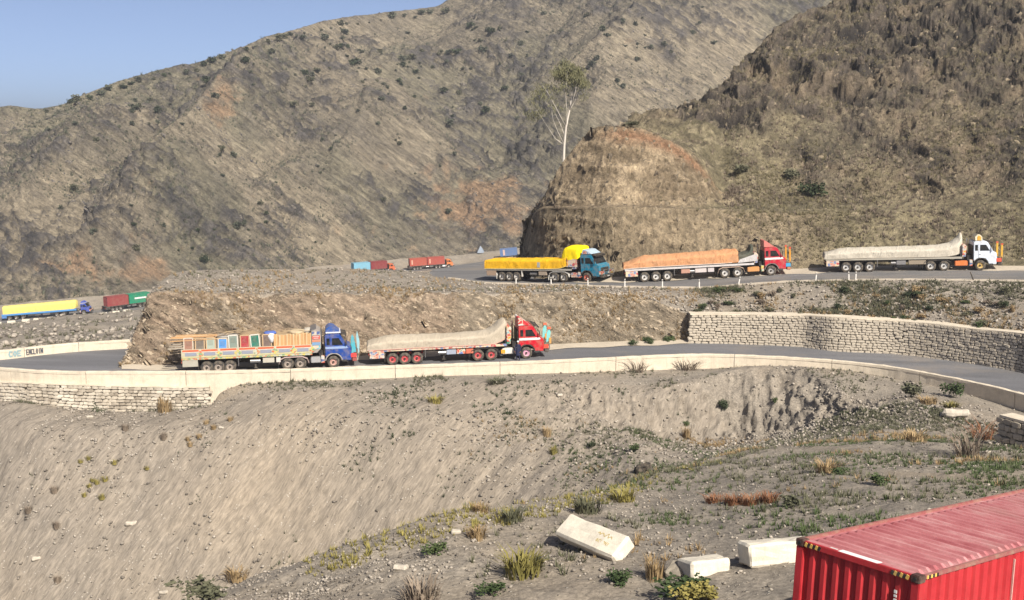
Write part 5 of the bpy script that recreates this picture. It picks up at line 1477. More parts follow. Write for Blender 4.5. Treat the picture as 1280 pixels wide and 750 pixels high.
# ================================================================== the red container
def build_container():
    M = Matrix((CL, CW, CU)).transposed().to_4x4()
    M.translation = CB + CW * (CWID / 2) - CU * CHGT                       # local x along the length from the visible end, y across, z up
    root = tag(empty('shipping_container', M), 'large red shipping container with corrugated faded roof on bare ground', 'container')
    t = NT('container_red')
    n = t.noise(None, 1.4, 7, 0.68)
    c = t.ramp(n, [(0.35, (0.34, 0.022, 0.028)), (0.62, (0.44, 0.034, 0.040))])
    s = t.noise(t.mapping((0, 0, 0), (5, 5, 0.5)), 1.5, 6, 0.7)
    c = t.mix(t.ramp(s, [(0.48, 0.0), (0.74, 0.6)]), c, (0.24, 0.035, 0.03))
    r = t.noise(None, 5, 6, 0.75)
    c = t.mix(t.ramp(r, [(0.66, 0.0), (0.74, 0.8)]), c, (0.10, 0.04, 0.025))
    mred = t.fin(c, 0.42, t.bump(n, 0.08, 0.02))
    t = NT('container_roof')
    n = t.noise(t.mapping((0, 0, 0), (1.2, 0.35, 1)), 2.2, 7, 0.7)
    c = t.ramp(n, [(0.30, (0.28, 0.070, 0.078)), (0.52, (0.40, 0.150, 0.155)), (0.72, (0.50, 0.28, 0.27))])
    r = t.noise(None, 4, 6, 0.75)
    c = t.mix(t.ramp(r, [(0.62, 0.0), (0.75, 0.7)]), c, (0.16, 0.06, 0.04))
    d = t.noise(None, 0.6, 4, 0.6)
    c = t.mix(t.ramp(d, [(0.5, 0.0), (0.75, 0.4)]), c, (0.36, 0.29, 0.24))
    mroof = t.fin(c, 0.6, t.bump(n, 0.1, 0.02))
    mrail = paint((0.26, 0.085, 0.080), 0.7, wear=0.7, scale=5)
    mcast = paint((0.07, 0.035, 0.030), 0.7, wear=0.5, scale=6)
    L, Wd, H = CLEN, CWID, CHGT
    # visible end (x = 0): deep vertical corrugation
    def corr(n, span, a0, depth, flat=0.30, sl=0.14):
        k = []; p = span / n
        for i in range(n):
            b = a0 + i * p
            k += [(b, 0), (b + p * flat, 0), (b + p * (flat + sl), 1), (b + p * (1 - sl), 1)]
        k.append((a0 + span, 0))
        return k
    pr = corr(9, Wd - 0.24, -Wd / 2 + 0.12, 0.05, 0.34, 0.17)
    for x_, sg in ((0.035, 1), (L - 0.035, -1)):
        for z0, z1 in ((0.16, H - 0.12),):
            MB().grid([[(x_ + sg * 0.042 * d, y, z0) for y, d in pr], [(x_ + sg * 0.042 * d, y, z1) for y, d in pr]]).build('end_panel', mred, root)
    pr = corr(int((L - 0.3) / 0.276), L - 0.30, 0.15, 0.036, 0.55, 0.12)
    for y_, sg in ((-Wd / 2 + 0.03, 1), (Wd / 2 - 0.03, -1)):
        MB().grid([[(x, y_ + sg * 0.05 * d, 0.16) for x, d in pr], [(x, y_ + sg * 0.05 * d, H - 0.09) for x, d in pr]]).build('side_panel', mred, root)
    # roof: shallow ridges across the width, one pressed sheet after another
    ns = 10; sl = (L - 0.34) / ns
    for i in range(ns):
        a = 0.20 + i * sl
        k = corr(5, sl - 0.05, a, 0.022, 0.45, 0.12)
        rows = []
        for yy, e_ in ((-Wd / 2 + 0.07, 0), (-Wd / 2 + 0.16, 0), (-Wd / 2 + 0.24, 1), (Wd / 2 - 0.24, 1), (Wd / 2 - 0.16, 0), (Wd / 2 - 0.07, 0)):
            rows.append([(x, yy, H - 0.052 + (0.050 * d * e_)) for x, d in k] + [(a + sl, yy, H - 0.052)])
        MB().grid(rows).build('roof_sheet', mroof, root)
    MB().box((0.11, 0, H - 0.026), (0.20, Wd - 0.34, 0.02)).build('roof_header', mroof, root)
    for x in (0.08, L - 0.08):
        for y in (-Wd / 2 + 0.08, Wd / 2 - 0.08):
            p = MB().box((x, y, H / 2), (0.155, 0.155, H - 0.25)).build('corner_post', mred, root, bevel=0.012)
            for z in (0.06, H - 0.06):
                cst = MB().box((x, y, z), (0.185, 0.175, 0.13)).build('corner_casting', mcast, p, bevel=0.014)
            sgn = -1 if x < 1 else 1
            MB().cyl((x + sgn * 0.085, y, H - 0.06), (x + sgn * 0.098, y, H - 0.06), 0.035, 0.03, 10).build('casting_hole', M_BLACK, p)
    for y in (-Wd / 2 + 0.04, Wd / 2 - 0.04): MB().box((L / 2, y, H - 0.045), (L - 0.36, 0.065, 0.075)).build('top_rail', mrail, root, bevel=0.01)
    for x in (0.035, L - 0.035): MB().box((x, 0, H - 0.065), (0.07, Wd - 0.34, 0.11)).build('end_rail', mred, root, bevel=0.01)
    for y in (-Wd / 2 + 0.05, Wd / 2 - 0.05): MB().box((L / 2, y, 0.08), (L - 0.36, 0.09, 0.15)).build('bottom_rail', mred, root)
    for x in (0.05, L - 0.05): MB().box((x, 0, 0.08), (0.09, Wd - 0.36, 0.15)).build('bottom_rail', mred, root)
    MB().box((L / 2, 0, 0.10), (L - 0.2, Wd - 0.2, 0.08)).build('floor', M_CHASSIS, root)
    # hazard stripes by the castings
    ym, bk = paint((0.66, 0.42, 0.10), 0.6), M_BLACK
    for s in (-1, 1):
        for i in range(6):
            y = s * (Wd / 2 - 0.22 - i * 0.055)
            MB().box((-0.006, y, H - 0.066), (0.014, 0.05, 0.075), Matrix.Rotation(R(20), 3, 'X')).build('hazard_stripe', ym if i % 2 == 0 else bk, root)
    for i in range(6):
        MB().box((0.24 + i * 0.06, -Wd / 2 + 0.004, H - 0.046), (0.05, 0.012, 0.055)).build('hazard_stripe', ym if i % 2 == 0 else bk, root)
    # worn white sticker on the roof edge, lettering strip on the end
    MB().box((0.10, -0.02, H - 0.012), (0.15, 0.78, 0.006)).build('sticker', paint((0.72, 0.70, 0.68), 0.6, wear=0.1), root)
    MB().box((0.10, 0.50, H - 0.011), (0.05, 0.14, 0.006)).build('sticker', paint((0.66, 0.6, 0.58), 0.6), root)
    st = MB()
    for k in range(9): st.box((0.024, -0.79, H - 0.38 - k * 0.07), (0.012, 0.05, 0.04 if k % 3 else 0.052))
    st.build('lettering', M_WHITE, root)
    MB().box((3.12, -Wd / 2 + 0.012, H / 2), (0.022, 0.03, H - 0.36)).build('side_seam', paint((0.60, 0.36, 0.32), 0.6), root)
build_container()

M_PALE = m_concrete('pale_rock', (0.46, 0.41, 0.335), 2.0, 0.3)
# ================================================================== fallen concrete blocks and pale stones
def rough_block(name, label, pos, xdir, tilt, dims, cham=0.12, mat=M_BLOCK, seed=1, rough=0.03, cat='concrete block', roll=0.0, sub=3):
    bm = bmesh.new(); bmesh.ops.create_cube(bm, size=1.0)
    for v in bm.verts: v.co = Vector((v.co.x * dims[0], v.co.y * dims[1], v.co.z * dims[2]))
    bmesh.ops.bevel(bm, geom=bm.edges[:], offset=cham, segments=1, affect='EDGES')
    bmesh.ops.subdivide_edges(bm, edges=bm.edges[:], cuts=sub, use_grid_fill=True)
    for v in bm.verts:
        n = fbm(np.array([v.co[:]]) * 2.2 + seed * 5.7, 3, seed)[0]
        v.co += v.normal * float(n) * rough * 2
    me = bpy.data.meshes.new(name); bm.to_mesh(me); bm.free(); me.materials.append(mat)
    o = link(name, me)
    a = math.atan2(xdir[1], xdir[0])
    o.matrix_world = Matrix.Translation(pos) @ Matrix.Rotation(a, 4, 'Z') @ Matrix.Rotation(tilt, 4, 'X') @ Matrix.Rotation(roll, 4, 'Y')
    return tag(o, label, cat)
g, _, _ = ground_at(740, 690)
o = rough_block('concrete_block', 'long cream concrete block with faint ochre writing lying tilted on the ground', g + Vector((0.05, 0.1, 0.36)), (1.55, -2.0), R(36), (2.6, 0.82, 0.46), 0.07, seed=2, rough=0.025)
ink = paint((0.48, 0.36, 0.12), 0.9, wear=0.5)
wr = MB()
def stroke(pts, w=0.028):
    for (x0, y0), (x1, y1) in zip(pts[:-1], pts[1:]):
        d = Vector((x1 - x0, y1 - y0, 0)); s = Vector((-d.y, d.x, 0)).normalized() * w / 2
        a, b = Vector((x0, y0, 0.252)), Vector((x1, y1, 0.252))
        wr.add([a - s, b - s, b + s, a + s], [(0, 1, 2, 3)])
# line one: a joined cursive hand; line two: short block letters
stroke([(0.25 + i * 0.05, 0.14 + 0.05 * math.sin(i * 1.9) + (0.07 if i in (3, 8) else 0)) for i in range(13)])
for k in range(6):
    x = 0.36 + k * 0.095
    for seg in ([O_, C_, L_, O_, N_, I_][k]):
        stroke([(x + p[0] * 0.065, -0.14 + p[1] * 0.11) for p in seg], 0.022)
wr.build('writing', ink, o)
g, _, _ = ground_at(880, 712)
rough_block('concrete_slab', 'broken cream concrete slab half buried among weeds', g + Vector((0, 0, 0.14)), (1.0, 0.35), R(-12), (1.15, 0.85, 0.42), 0.05, seed=4, rough=0.03)
g, _, _ = ground_at(846, 716)
rough_block('concrete_slab', 'small dark-ended concrete fragment in weeds beside the broken slab', g + Vector((0, 0, 0.05)), (1.0, -0.5), R(20), (0.5, 0.6, 0.45), 0.06, M_MORTAR, seed=5, rough=0.05)
g, _, _ = ground_at(960, 702)
rough_block('concrete_block', 'cream concrete block with crumbling flank beside the red container', g + Vector((0.15, 0, 0.25)), (1.0, 0.25), R(-10), (1.75, 0.75, 0.62), 0.06, seed=6, rough=0.05)
g, _, _ = ground_at(1195, 521)
rough_block('pale_boulder', 'long pale boulder on the slope below the shaded parapet', g + Vector((0, 0, 0.18)), (1, -0.12), R(-10), (1.75, 0.8, 0.55), 0.2, M_PALE, 8, 0.10, 'boulder')
for i, (u, v, s, lab) in enumerate(((164, 656, 0.85, 'flat pale stone alone on the lower scree'), (45, 698, 0.7, 'pale flattened litter-like stone low on the scree'),
                                   (277, 535, 0.45, 'pale stone between yellow grass clumps on the scree'), (570, 666, 0.32, 'round white stone by the edge of the foreground mound'),
                                   (500, 712, 0.5, 'low pale stone on the bare foreground mound'), (112, 487 + 35, 0.6, 'pale rubble stone under the masonry footing'),
                                   (1233, 566, 0.5, 'small white stone at the foot of the guard wall stub'), (138, 577, 0.4, 'white stone beside small green weeds on the scree'),
                                   (205, 744, 0.7, 'bluish pale stone at the bottom of the scree'), (700, 495, 0.5, 'pale stone stuck in the eroded bank top'))):
    h = ground_at(u, v)
    if h is None: continue
    rough_block('pale_stone', lab, h[0] + Vector((0, 0, s * 0.10)), (1, random.uniform(-.6, .6)), R(random.uniform(-20, 5)), (s * 0.85, s * 0.5, s * 0.35), s * 0.10, M_PALE, 20 + i, s * 0.10, 'stone', sub=2)
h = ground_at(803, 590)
if h: rough_block('hollow_shade_rock', 'shade-black rock standing in for a shadowed hollow at the gully head', h[0] + Vector((0, 0, 0.25)), (1, 0.3), R(35), (1.0, 0.6, 0.65), 0.15, paint((0.03, 0.026, 0.022), 0.95), 31, 0.16, 'boulder')  # near-black colour stands in for the shade inside a hollow

# ================================================================== person by the red cab
def build_person():
    feet = on_lower(647.5, 450.6)
    root = tag(empty('person', Matrix.Translation(feet) @ Matrix.Rotation(R(160), 4, 'Z')), 'person in dark navy tunic and white cap standing beside the red cab', 'person')
    # skeleton: x to the side, y forward
    V = [(0, 0, 0.95), (0, 0.01, 1.15), (0, 0.0, 1.34), (0, 0, 1.44), (0, 0.01, 1.50), (0, 0.02, 1.60), (0, 0.015, 1.69)]
    Rr = [0.15, 0.145, 0.165, 0.09, 0.058, 0.088, 0.07]
    E = [(i, i + 1) for i in range(6)]
    def chain(start, pts, rs):
        k = start
        for p, r in zip(pts, rs):
            V.append(p); Rr.append(r); E.append((k, len(V) - 1)); k = len(V) - 1
    for s in (-1, 1):
        chain(2, [(s * 0.19, 0, 1.38), (s * 0.25, 0.02 * s, 1.12), (s * 0.24, 0.10 + 0.03 * s, 0.88), (s * 0.235, 0.13 + 0.03 * s, 0.80)], [0.07, 0.052, 0.040, 0.036])
        chain(0, [(s * 0.10, 0, 0.86), (s * 0.12, 0.04 * s, 0.48), (s * 0.125, 0.02 * s - 0.03, 0.09), (s * 0.13, 0.10 + 0.02 * s, 0.045)], [0.105, 0.075, 0.05, 0.04])
    me = bpy.data.meshes.new('person_body'); me.from_pydata(V, E, [])
    o = link('body', me, root)
    md = o.modifiers.new('s', 'SKIN'); me = o.data
    for i, sv in enumerate(me.skin_vertices[0].data): sv.radius = (Rr[i], Rr[i] * (0.8 if i < 3 else 1)); sv.use_root = (i == 0)
    o.modifiers.new('d', 'SUBSURF').levels = 2
    bpy.context.view_layer.update()
    ev = o.evaluated_get(bpy.context.evaluated_depsgraph_get())
    m2 = bpy.data.meshes.new_from_object(ev)
    o.modifiers.clear(); o.data = m2
    skin = paint((0.30, 0.16, 0.10), 0.6, wear=0.05); cl = paint((0.016, 0.020, 0.055), 0.9, wear=0.15)
    sh = paint((0.05, 0.03, 0.02), 0.7)
    m2.materials.clear()
    for m in (cl, skin, sh): m2.materials.append(m)
    for p in m2.polygons:
        p.use_smooth = True
        c = p.center
        p.material_index = 1 if c.z > 1.46 or (abs(c.x) > 0.19 and c.z < 0.86 and c.z > 0.6) else (2 if c.z < 0.10 else 0)
    # face: nose, ears; cap; long shirt; fingers
    f = MB(); f.add([(0, 0.112, 1.63), (-0.018, 0.10, 1.585), (0.018, 0.10, 1.585), (0, 0.135, 1.59)], [(0, 1, 3), (0, 3, 2), (1, 2, 3)])
    for s in (-1, 1): f.box((s * 0.088, 0.01, 1.60), (0.02, 0.04, 0.06))
    f.build('face_features', skin, root)
    MB().box((0, 0.098, 1.548), (0.05, 0.012, 0.012)).build('mouth', paint((0.2, 0.06, 0.05)), root)
    for s in (-1, 1): MB().box((s * 0.032, 0.098, 1.62), (0.022, 0.012, 0.012)).build('eye', M_BLACK, root)
    hand = MB()
    for s in (-1, 1):
        for k in range(4): hand.cyl((s * 0.235 , 0.10 + 0.03 * s + k * 0.02, 0.79), (s * 0.228, 0.115 + 0.03 * s + k * 0.02, 0.71 + 0.008 * abs(k - 1.5)), 0.010, 0.008, 6)
        hand.cyl((s * 0.225, 0.165 + 0.03 * s, 0.81), (s * 0.21, 0.20 + 0.03 * s, 0.76), 0.011, 0.009, 6)
    hand.build('fingers', skin, root)
    n = 14; rows = []
    for z, rx, ry in ((1.40, 0.19, 0.12), (1.2, 0.185, 0.125), (0.95, 0.185, 0.145), (0.7, 0.20, 0.165), (0.46, 0.225, 0.185)):
        rows.append([(rx * math.cos(a) * (1 + 0.04 * math.sin(5 * a + z * 9)), ry * math.sin(a), z) for a in np.linspace(0, 2 * math.pi, n)])
    MB().grid(rows).build('tunic', cl, root, smooth=True)
    cap = MB()
    cap.grid([[(r * math.cos(a), 0.015 + r * math.sin(a), z) for a in np.linspace(0, 2 * math.pi, 14)] for z, r in ((1.64, 0.098), (1.70, 0.102), (1.745, 0.075), (1.76, 0.01))])
    cap.build('cap', M_WHITE, root, smooth=True)
build_person()

# ================================================================== small pale tent by the valley road
h = ground_at(602, 316, ('far_mountain', 'valley_slope'))
if h:
    tr = tag(empty('tarp_tent', Matrix.Translation(h[0])), 'small pale blue tarp tent at the foot of the far mountain', 'tent')
    MB().grid([[(-1.3, -0.9, 0), (0.9, -1.0, 0), (1.4, 0.8, 0), (-0.9, 1.0, 0), (-1.3, -0.9, 0)], [(-0.62, -0.4, 1.5), (0.45, -0.5, 1.4), (0.7, 0.4, 1.4), (-0.45, 0.5, 1.5), (-0.62, -0.4, 1.5)],
               [(-0.1, 0, 2.6)] * 5]).build('cover', paint((0.24, 0.29, 0.36), 0.8), tr)
    MB().cyl((-0.1, 0, 0), (-0.1, 0, 2.75), 0.05).build('pole', M_CHASSIS, tr)

# ================================================================== the lone tree behind the rock nose
def build_tree():
    base = at_Y(703, 232, 150.0)
    root = tag(empty('eucalyptus_tree', Matrix.Translation(base)), 'tall slender white-trunked tree with sparse olive crown behind the rock', 'tree')
    rnd = random.Random(3)
    s = 150 * 1.0 / FPX                                                     # metres per pixel at the tree
    tr = MB()
    P = lambda du, dv, y=0: Vector((du * s, y, -dv * s))                     # offsets from the base, in picture units
    trunk = [P(0, 20), P(0, 0), P(1, -22), P(2, -50), P(4, -72), P(8, -92), P(11, -110, 0.3), P(9, -130, 0.3), P(8, -146, 0.2)]
    tr.tube(trunk, [0.24, 0.21, 0.19, 0.16, 0.135, 0.10, 0.06, 0.04, 0.02], 8)
    limbs = [[P(2, -50), P(-6, -66, -.4), P(-12, -80, -.6), P(-14, -92, -.8)], [P(3, -60), P(-3, -76, .5), P(-11, -92, .9), P(-22, -104, 1.2)], [P(4, -72), P(5, -90, -.4), P(3, -112, -.6), P(5, -140, -.8)],
             [P(8, -92), P(15, -104, .4), P(19, -120, .6), P(20, -138, .6)], [P(2, -50), P(-9, -58, .8), P(-22, -78, 1.2), P(-34, -96, 1.6)], [P(8, -92), P(14, -112, -.8), P(18, -132, -1.0)],
             [P(4, -72), P(-6, -90, -1), P(-18, -112, -1.4), P(-26, -122, -1.6)], [P(9, -130), P(2, -142, .6), P(-6, -148, .8)]]
    for l in limbs: tr.tube(l, [0.06, 0.035, 0.02, 0.01][:len(l)], 6)
    tr.build('trunk', m_concrete('pale_bark', (0.62, 0.56, 0.48), 1.5, 0.4, (0.3, 0.22, 0.16)), root, smooth=True)
    # leaves: thin hanging blades gathered in sprays, dense at the top, sparse at the side
    lv = []; lf = []
    def spray(c, r, n):
        for _ in range(n):
            p = c + Vector((rnd.gauss(0, r * .5), rnd.gauss(0, r * .5), rnd.gauss(0, r * .38)))
            d = Vector((rnd.gauss(0, .5), rnd.gauss(0, .5), -1)).normalized() * rnd.uniform(.22, .42)
            w = d.cross(Vector((rnd.gauss(0, 1), rnd.gauss(0, 1), .2))).normalized() * 0.05
            b = len(lv); lv.extend([p - w, p + w, p + d + w * .2, p + d - w * .2]); lf.append((b, b + 1, b + 2, b + 3))
    tops = [(6, -146), (14, -140), (-2, -144), (20, -134), (10, -134), (2, -136), (-8, -138), (24, -126), (16, -126)]
    for du, dv in tops:
        for _ in range(3): spray(P(du + rnd.gauss(0, 4), dv + rnd.gauss(0, 3), rnd.gauss(0, .8)), 0.85, 110)
    for du, dv in ((-22, -114), (-28, -108), (-34, -100), (-18, -122), (-38, -92), (-14, -108), (24, -112), (-30, -118), (-2, -118), (8, -118), (-40, -84), (-24, -92), (-12, -96)):
        for _ in range(2): spray(P(du + rnd.gauss(0, 5), dv + rnd.gauss(0, 4), rnd.gauss(0, 1.)), 0.9, 46)
    lm = NT('leaf_olive'); oi = lm.noise(None, 1.5, 2)
    lc = lm.ramp(oi, [(0.3, (0.095, 0.098, 0.048)), (0.7, (0.185, 0.172, 0.088))])
    me = bpy.data.meshes.new('crown'); me.from_pydata([tuple(p) for p in lv], [], lf); me.materials.append(lm.fin(lc, 0.7))
    link('crown', me, root)
build_tree()
# ================================================================== plants and loose stones
def m_leaf(name, a, b, scale=3.0):
    t = NT(name)
    oi = t.n('ObjectInfo')
    n = t.noise(None, scale, 3, 0.6)
    k = t.math('ADD', t.math('MULTIPLY', n, 0.7), t.math('MULTIPLY', oi.outputs['Random'], 0.3))
    return t.fin(t.ramp(k, [(0.25, a), (0.75, b)]), 0.8)
L_GREEN = m_leaf('leaf_green', (0.030, 0.050, 0.018), (0.085, 0.110, 0.040))
L_DARK = m_leaf('leaf_dark', (0.022, 0.032, 0.016), (0.060, 0.075, 0.034))
L_OLIVE = m_leaf('leaf_greyolive', (0.070, 0.072, 0.042), (0.135, 0.130, 0.080))
L_FAR = m_leaf('leaf_grey_green', (0.050, 0.058, 0.038), (0.105, 0.112, 0.074))
L_YEL = m_leaf('grass_yellow', (0.14, 0.125, 0.035), (0.30, 0.25, 0.075))
L_HAY = m_leaf('grass_hay', (0.120, 0.104, 0.056), (0.235, 0.200, 0.112))
L_TAN = m_leaf('grass_tan', (0.20, 0.135, 0.065), (0.36, 0.26, 0.14))
L_RUST = m_leaf('grass_rust', (0.16, 0.070, 0.035), (0.27, 0.135, 0.070))
L_GREY = m_leaf('twig_grey', (0.13, 0.10, 0.075), (0.25, 0.20, 0.15))

def shrub_mesh(seed, n=420, leaf=0.085):
    """rounded bush 1 m across: leaf-sized faces clumped through an uneven volume, on a few stems"""
    r = random.Random(seed); v = []; f = []
    cl = [(Vector((r.gauss(0, .15), r.gauss(0, .15), r.uniform(.16, .56))), r.uniform(.16, .28)) for _ in range(11)]
    for _ in range(n):
        c, s = r.choice(cl)
        d = Vector((r.gauss(0, 1), r.gauss(0, 1), r.gauss(0, 1))).normalized() * s * (r.random() ** 0.4)
        p = c + d
        if p.z < 0.02: p.z = 0.02 + r.random() * .1
        a = Vector((r.gauss(0, 1), r.gauss(0, 1), r.gauss(0, .7))).normalized() * leaf
        b = a.cross(Vector((r.gauss(0, 1), r.gauss(0, 1), r.gauss(0, 1)))).normalized() * leaf * .55
        k = len(v); v += [p - b, p + a * .6 , p + b, p - a * .6]; f.append((k, k + 1, k + 2, k + 3))
    for _ in range(7):
        c, s = r.choice(cl)
        w = Vector((r.gauss(0, 1), r.gauss(0, 1), 0)).normalized() * 0.012
        k = len(v); v += [Vector((0, 0, -.05)) - w, Vector((0, 0, -.05)) + w, c + w * .4, c - w * .4]; f.append((k, k + 1, k + 2, k + 3))
    me = bpy.data.meshes.new('shrub'); me.from_pydata([tuple(p) for p in v], [], f); me.materials.append(None)
    return me
def tuft_mesh(seed, n=150, spread=0.33, h=0.62, w=0.012, bend=0.5):
    """grass tuft 1 m across: bent tapering blades fanning out of a common foot"""
    r = random.Random(seed); v = []; f = []
    for _ in range(n):
        a = r.uniform(0, 2 * math.pi); q = r.random() ** .6 * spread * .75
        p = Vector((math.cos(a) * q, math.sin(a) * q, -0.03))
        lean = Vector((math.cos(a + r.gauss(0, .6)), math.sin(a + r.gauss(0, .6)), 0)) * r.uniform(.1, bend)
        hh = h * r.uniform(.45, 1.0)
        s = Vector((-math.sin(a), math.cos(a), 0)) * w * r.uniform(.7, 1.5)
        m = p + lean * hh * .35 + Vector((0, 0, hh * .6)); t = p + lean * hh + Vector((0, 0, hh * r.uniform(.7, 1)))
        k = len(v); v += [p - s, p + s, m + s * .8, m - s * .8, t]; f += [(k, k + 1, k + 2, k + 3), (k + 3, k + 2, k + 4)]
    me = bpy.data.meshes.new('tuft'); me.from_pydata([tuple(p) for p in v], [], f); me.materials.append(None)
    return me
SHR = [shrub_mesh(i) for i in range(5)]
SHR_FAR = [shrub_mesh(20 + i, 150, 0.15) for i in range(5)]
TUF = [tuft_mesh(i) for i in range(4)]
WIRY = [tuft_mesh(40 + i, 90, 0.3, 0.9, 0.009, 0.9) for i in range(2)]
def plant(kind, u, v, wpx, hpx, mat, name, label, cat, group=None, only=None, hit=None):
    h = hit or ground_at(u, v, only)
    if h is None: return None
    p, n, d = h
    k = d / FPX
    me = random.choice(kind)
    o = link(name, me)
    hs = {0: 0.75}.get(0)
    zs = hpx * k / (0.80 if kind in (SHR, SHR_FAR) else 0.62 if kind is TUF else 0.9)
    xs = wpx * k / (0.95 if kind in (SHR, SHR_FAR) else 0.85)
    o.matrix_world = Matrix.Translation(p - Vector((0, 0, 0.03 * zs))) @ Matrix.Rotation(random.uniform(0, 6.28), 4, 'Z') @ Matrix.Diagonal((xs, xs, zs, 1))
    o.material_slots[0].link = 'OBJECT'; o.material_slots[0].material = mat
    return tag(o, label, cat, group)

# ---- plants one can point at, near to far (pixel of the foot, size in pixels)
S = plant
S(TUF, 655, 716, 84, 40, L_YEL, 'grass_tuft', 'broad yellow-green grass tuft beside the long cream block', 'grass tuft')
S(TUF, 527, 752, 80, 40, L_GREY, 'grass_tuft', 'dry grey-brown grass tuft on the bare foreground mound', 'grass tuft')
S(TUF, 735, 640, 58, 26, L_OLIVE, 'grass_tuft', 'olive grass clump at the rim above the gully', 'grass tuft')
S(SHR, 543, 692, 34, 20, L_GREEN, 'weed_clump', 'low green weed clump by the round white stone', 'weed')
S(SHR, 612, 742, 40, 18, L_GREEN, 'weed_clump', 'green weed clump below the broad yellow-green tuft', 'weed')
S(SHR, 770, 730, 40, 22, L_GREEN, 'weed_clump', 'green weed at the lower end of the long cream block', 'weed')
S(TUF, 818, 722, 38, 46, L_TAN, 'grass_tuft', 'brown and olive grass tuft between the block and the broken slab', 'grass tuft')
S(SHR, 852, 742, 70, 30, L_GREEN, 'weed_clump', 'leafy green weeds growing round the broken slab', 'weed')
S(SHR, 872, 750, 60, 26, L_YEL, 'weed_clump', 'yellowing weeds in front of the broken slab', 'weed')
S(SHR, 903, 728, 26, 16, L_DARK, 'weed_clump', 'dark green weed at the corner of the broken slab', 'weed')
S(TUF, 596, 672, 40, 20, L_TAN, 'grass_tuft', 'tan grass tuft behind the broad yellow-green tuft', 'grass tuft')
S(TUF, 640, 652, 50, 26, L_OLIVE, 'grass_tuft', 'thin olive grass in the weedy strip above the gully', 'grass tuft')
S(TUF, 600, 640, 36, 16, L_TAN, 'grass_tuft', 'tan grass on the rim of the foreground mound', 'grass tuft')
S(TUF, 780, 625, 50, 22, L_YEL, 'grass_tuft', 'yellowish grass on the rim near the shade-black rock', 'grass tuft')
S(TUF, 1033, 590, 48, 22, L_TAN, 'grass_tuft', 'tan and green grass hummock on the open slope', 'grass tuft')
S(SHR, 1048, 592, 30, 10, L_GREEN, 'weed_clump', 'green weed under the tan grass hummock', 'weed')
for k, u in enumerate((895, 917, 940, 962)): S(TUF, u, 631 - abs(k - 1.5) * 1.5, 42, 17, L_RUST, 'grass_tuft', 'rust-red dry grass in a low strip on the open slope', 'grass tuft', 'rust-red grass strip')
S(SHR, 990, 634, 36, 16, L_OLIVE, 'weed_clump', 'olive weed at the end of the rust-red grass strip', 'weed')
S(SHR, 1095, 606, 28, 16, L_GREEN, 'weed_clump', 'bright green weed on the slope behind the red container', 'weed')
S(TUF, 1143, 552, 42, 22, L_TAN, 'grass_tuft', 'tan grass hummock below the pale boulder', 'grass tuft')
S(WIRY, 1212, 570, 62, 44, L_GREY, 'dry_bush', 'spreading dry brown bush beside the guard wall stub', 'bush')
S(WIRY, 1228, 548, 50, 28, L_RUST, 'dry_bush', 'reddish dry bush leaning on the guard wall stub', 'bush')
S(SHR, 1140, 497, 36, 24, L_OLIVE, 'weed_clump', 'pale leafy weed at the foot of the shaded parapet', 'weed')
S(SHR, 1195, 497, 30, 22, L_GREEN, 'weed_clump', 'tall green weed against the shaded parapet', 'weed')
S(TUF, 1160, 505, 36, 14, L_TAN, 'grass_tuft', 'tan grass strip in front of the shaded parapet', 'grass tuft')
S(TUF, 1190, 510, 34, 12, L_YEL, 'grass_tuft', 'yellow-green grass strip in front of the shaded parapet', 'grass tuft')
S(WIRY, 860, 462, 40, 24, L_GREY, 'dry_bush', 'dense dry twiggy bush against the sunlit parapet', 'bush')
S(WIRY, 798, 464, 34, 22, L_GREY, 'dry_bush', 'thin dry twiggy bush against the sunlit parapet', 'bush')
S(TUF, 858, 548, 18, 22, L_TAN, 'grass_tuft', 'orange-brown tuft in the eroded hollow', 'grass tuft')
S(SHR, 858, 532, 10, 8, L_GREEN, 'weed_clump', 'small green weed above the orange-brown tuft', 'weed')
S(TUF, 205, 515, 30, 30, L_TAN, 'grass_tuft', 'orange-brown hanging tuft on the masonry footing', 'grass tuft')
S(SHR, 118, 512, 18, 16, L_DARK, 'weed_clump', 'dark green weed on the masonry footing', 'weed')
S(TUF, 297, 722, 46, 20, L_TAN, 'grass_tuft', 'tan grass on the crest of the foreground mound', 'grass tuft')
S(SHR, 258, 744, 70, 26, L_OLIVE, 'weed_clump', 'olive weeds along the crest of the foreground mound', 'weed')
S(TUF, 545, 502, 32, 10, L_YEL, 'grass_tuft', 'yellow-green grass lump on the bank below the parapet', 'grass tuft')
S(TUF, 620, 478, 40, 8, L_OLIVE, 'grass_tuft', 'olive grass strip below the parapet', 'grass tuft')
S(TUF, 683, 545, 20, 16, L_TAN, 'grass_tuft', 'tan tuft half way down the bank', 'grass tuft')
S(TUF, 693, 567, 18, 12, L_YEL, 'grass_tuft', 'yellow tuft below the tan tuft on the bank', 'grass tuft')
S(SHR, 740, 560, 12, 10, L_DARK, 'weed_clump', 'dark green weed on the bank near the eroded edge', 'weed')
S(SHR, 793, 566, 16, 14, L_GREEN, 'weed_clump', 'green weed just above the shade-black rock', 'weed')
S(SHR, 905, 510, 18, 14, L_DARK, 'dark_bush', 'dark bush in the eroded hollow under the road shoulder', 'bush')
S(SHR, 968, 505, 9, 8, L_GREEN, 'weed_clump', 'small bright green weed on the eroded edge', 'weed')
S(SHR, 1015, 246, 32, 26, L_DARK, 'dark_bush', 'large dark green bush on the grassy flank of the rock hill', 'bush')
S(SHR, 927, 217, 24, 13, L_OLIVE, 'olive_bush', 'wide olive bush on the rock hill flank', 'bush')
S(SHR, 988, 223, 26, 15, L_OLIVE, 'olive_bush', 'olive bush just above the large dark one', 'bush')
S(SHR, 790, 156, 22, 8, L_OLIVE, 'olive_bush', 'low olive bush on top of the cut rock nose', 'bush')
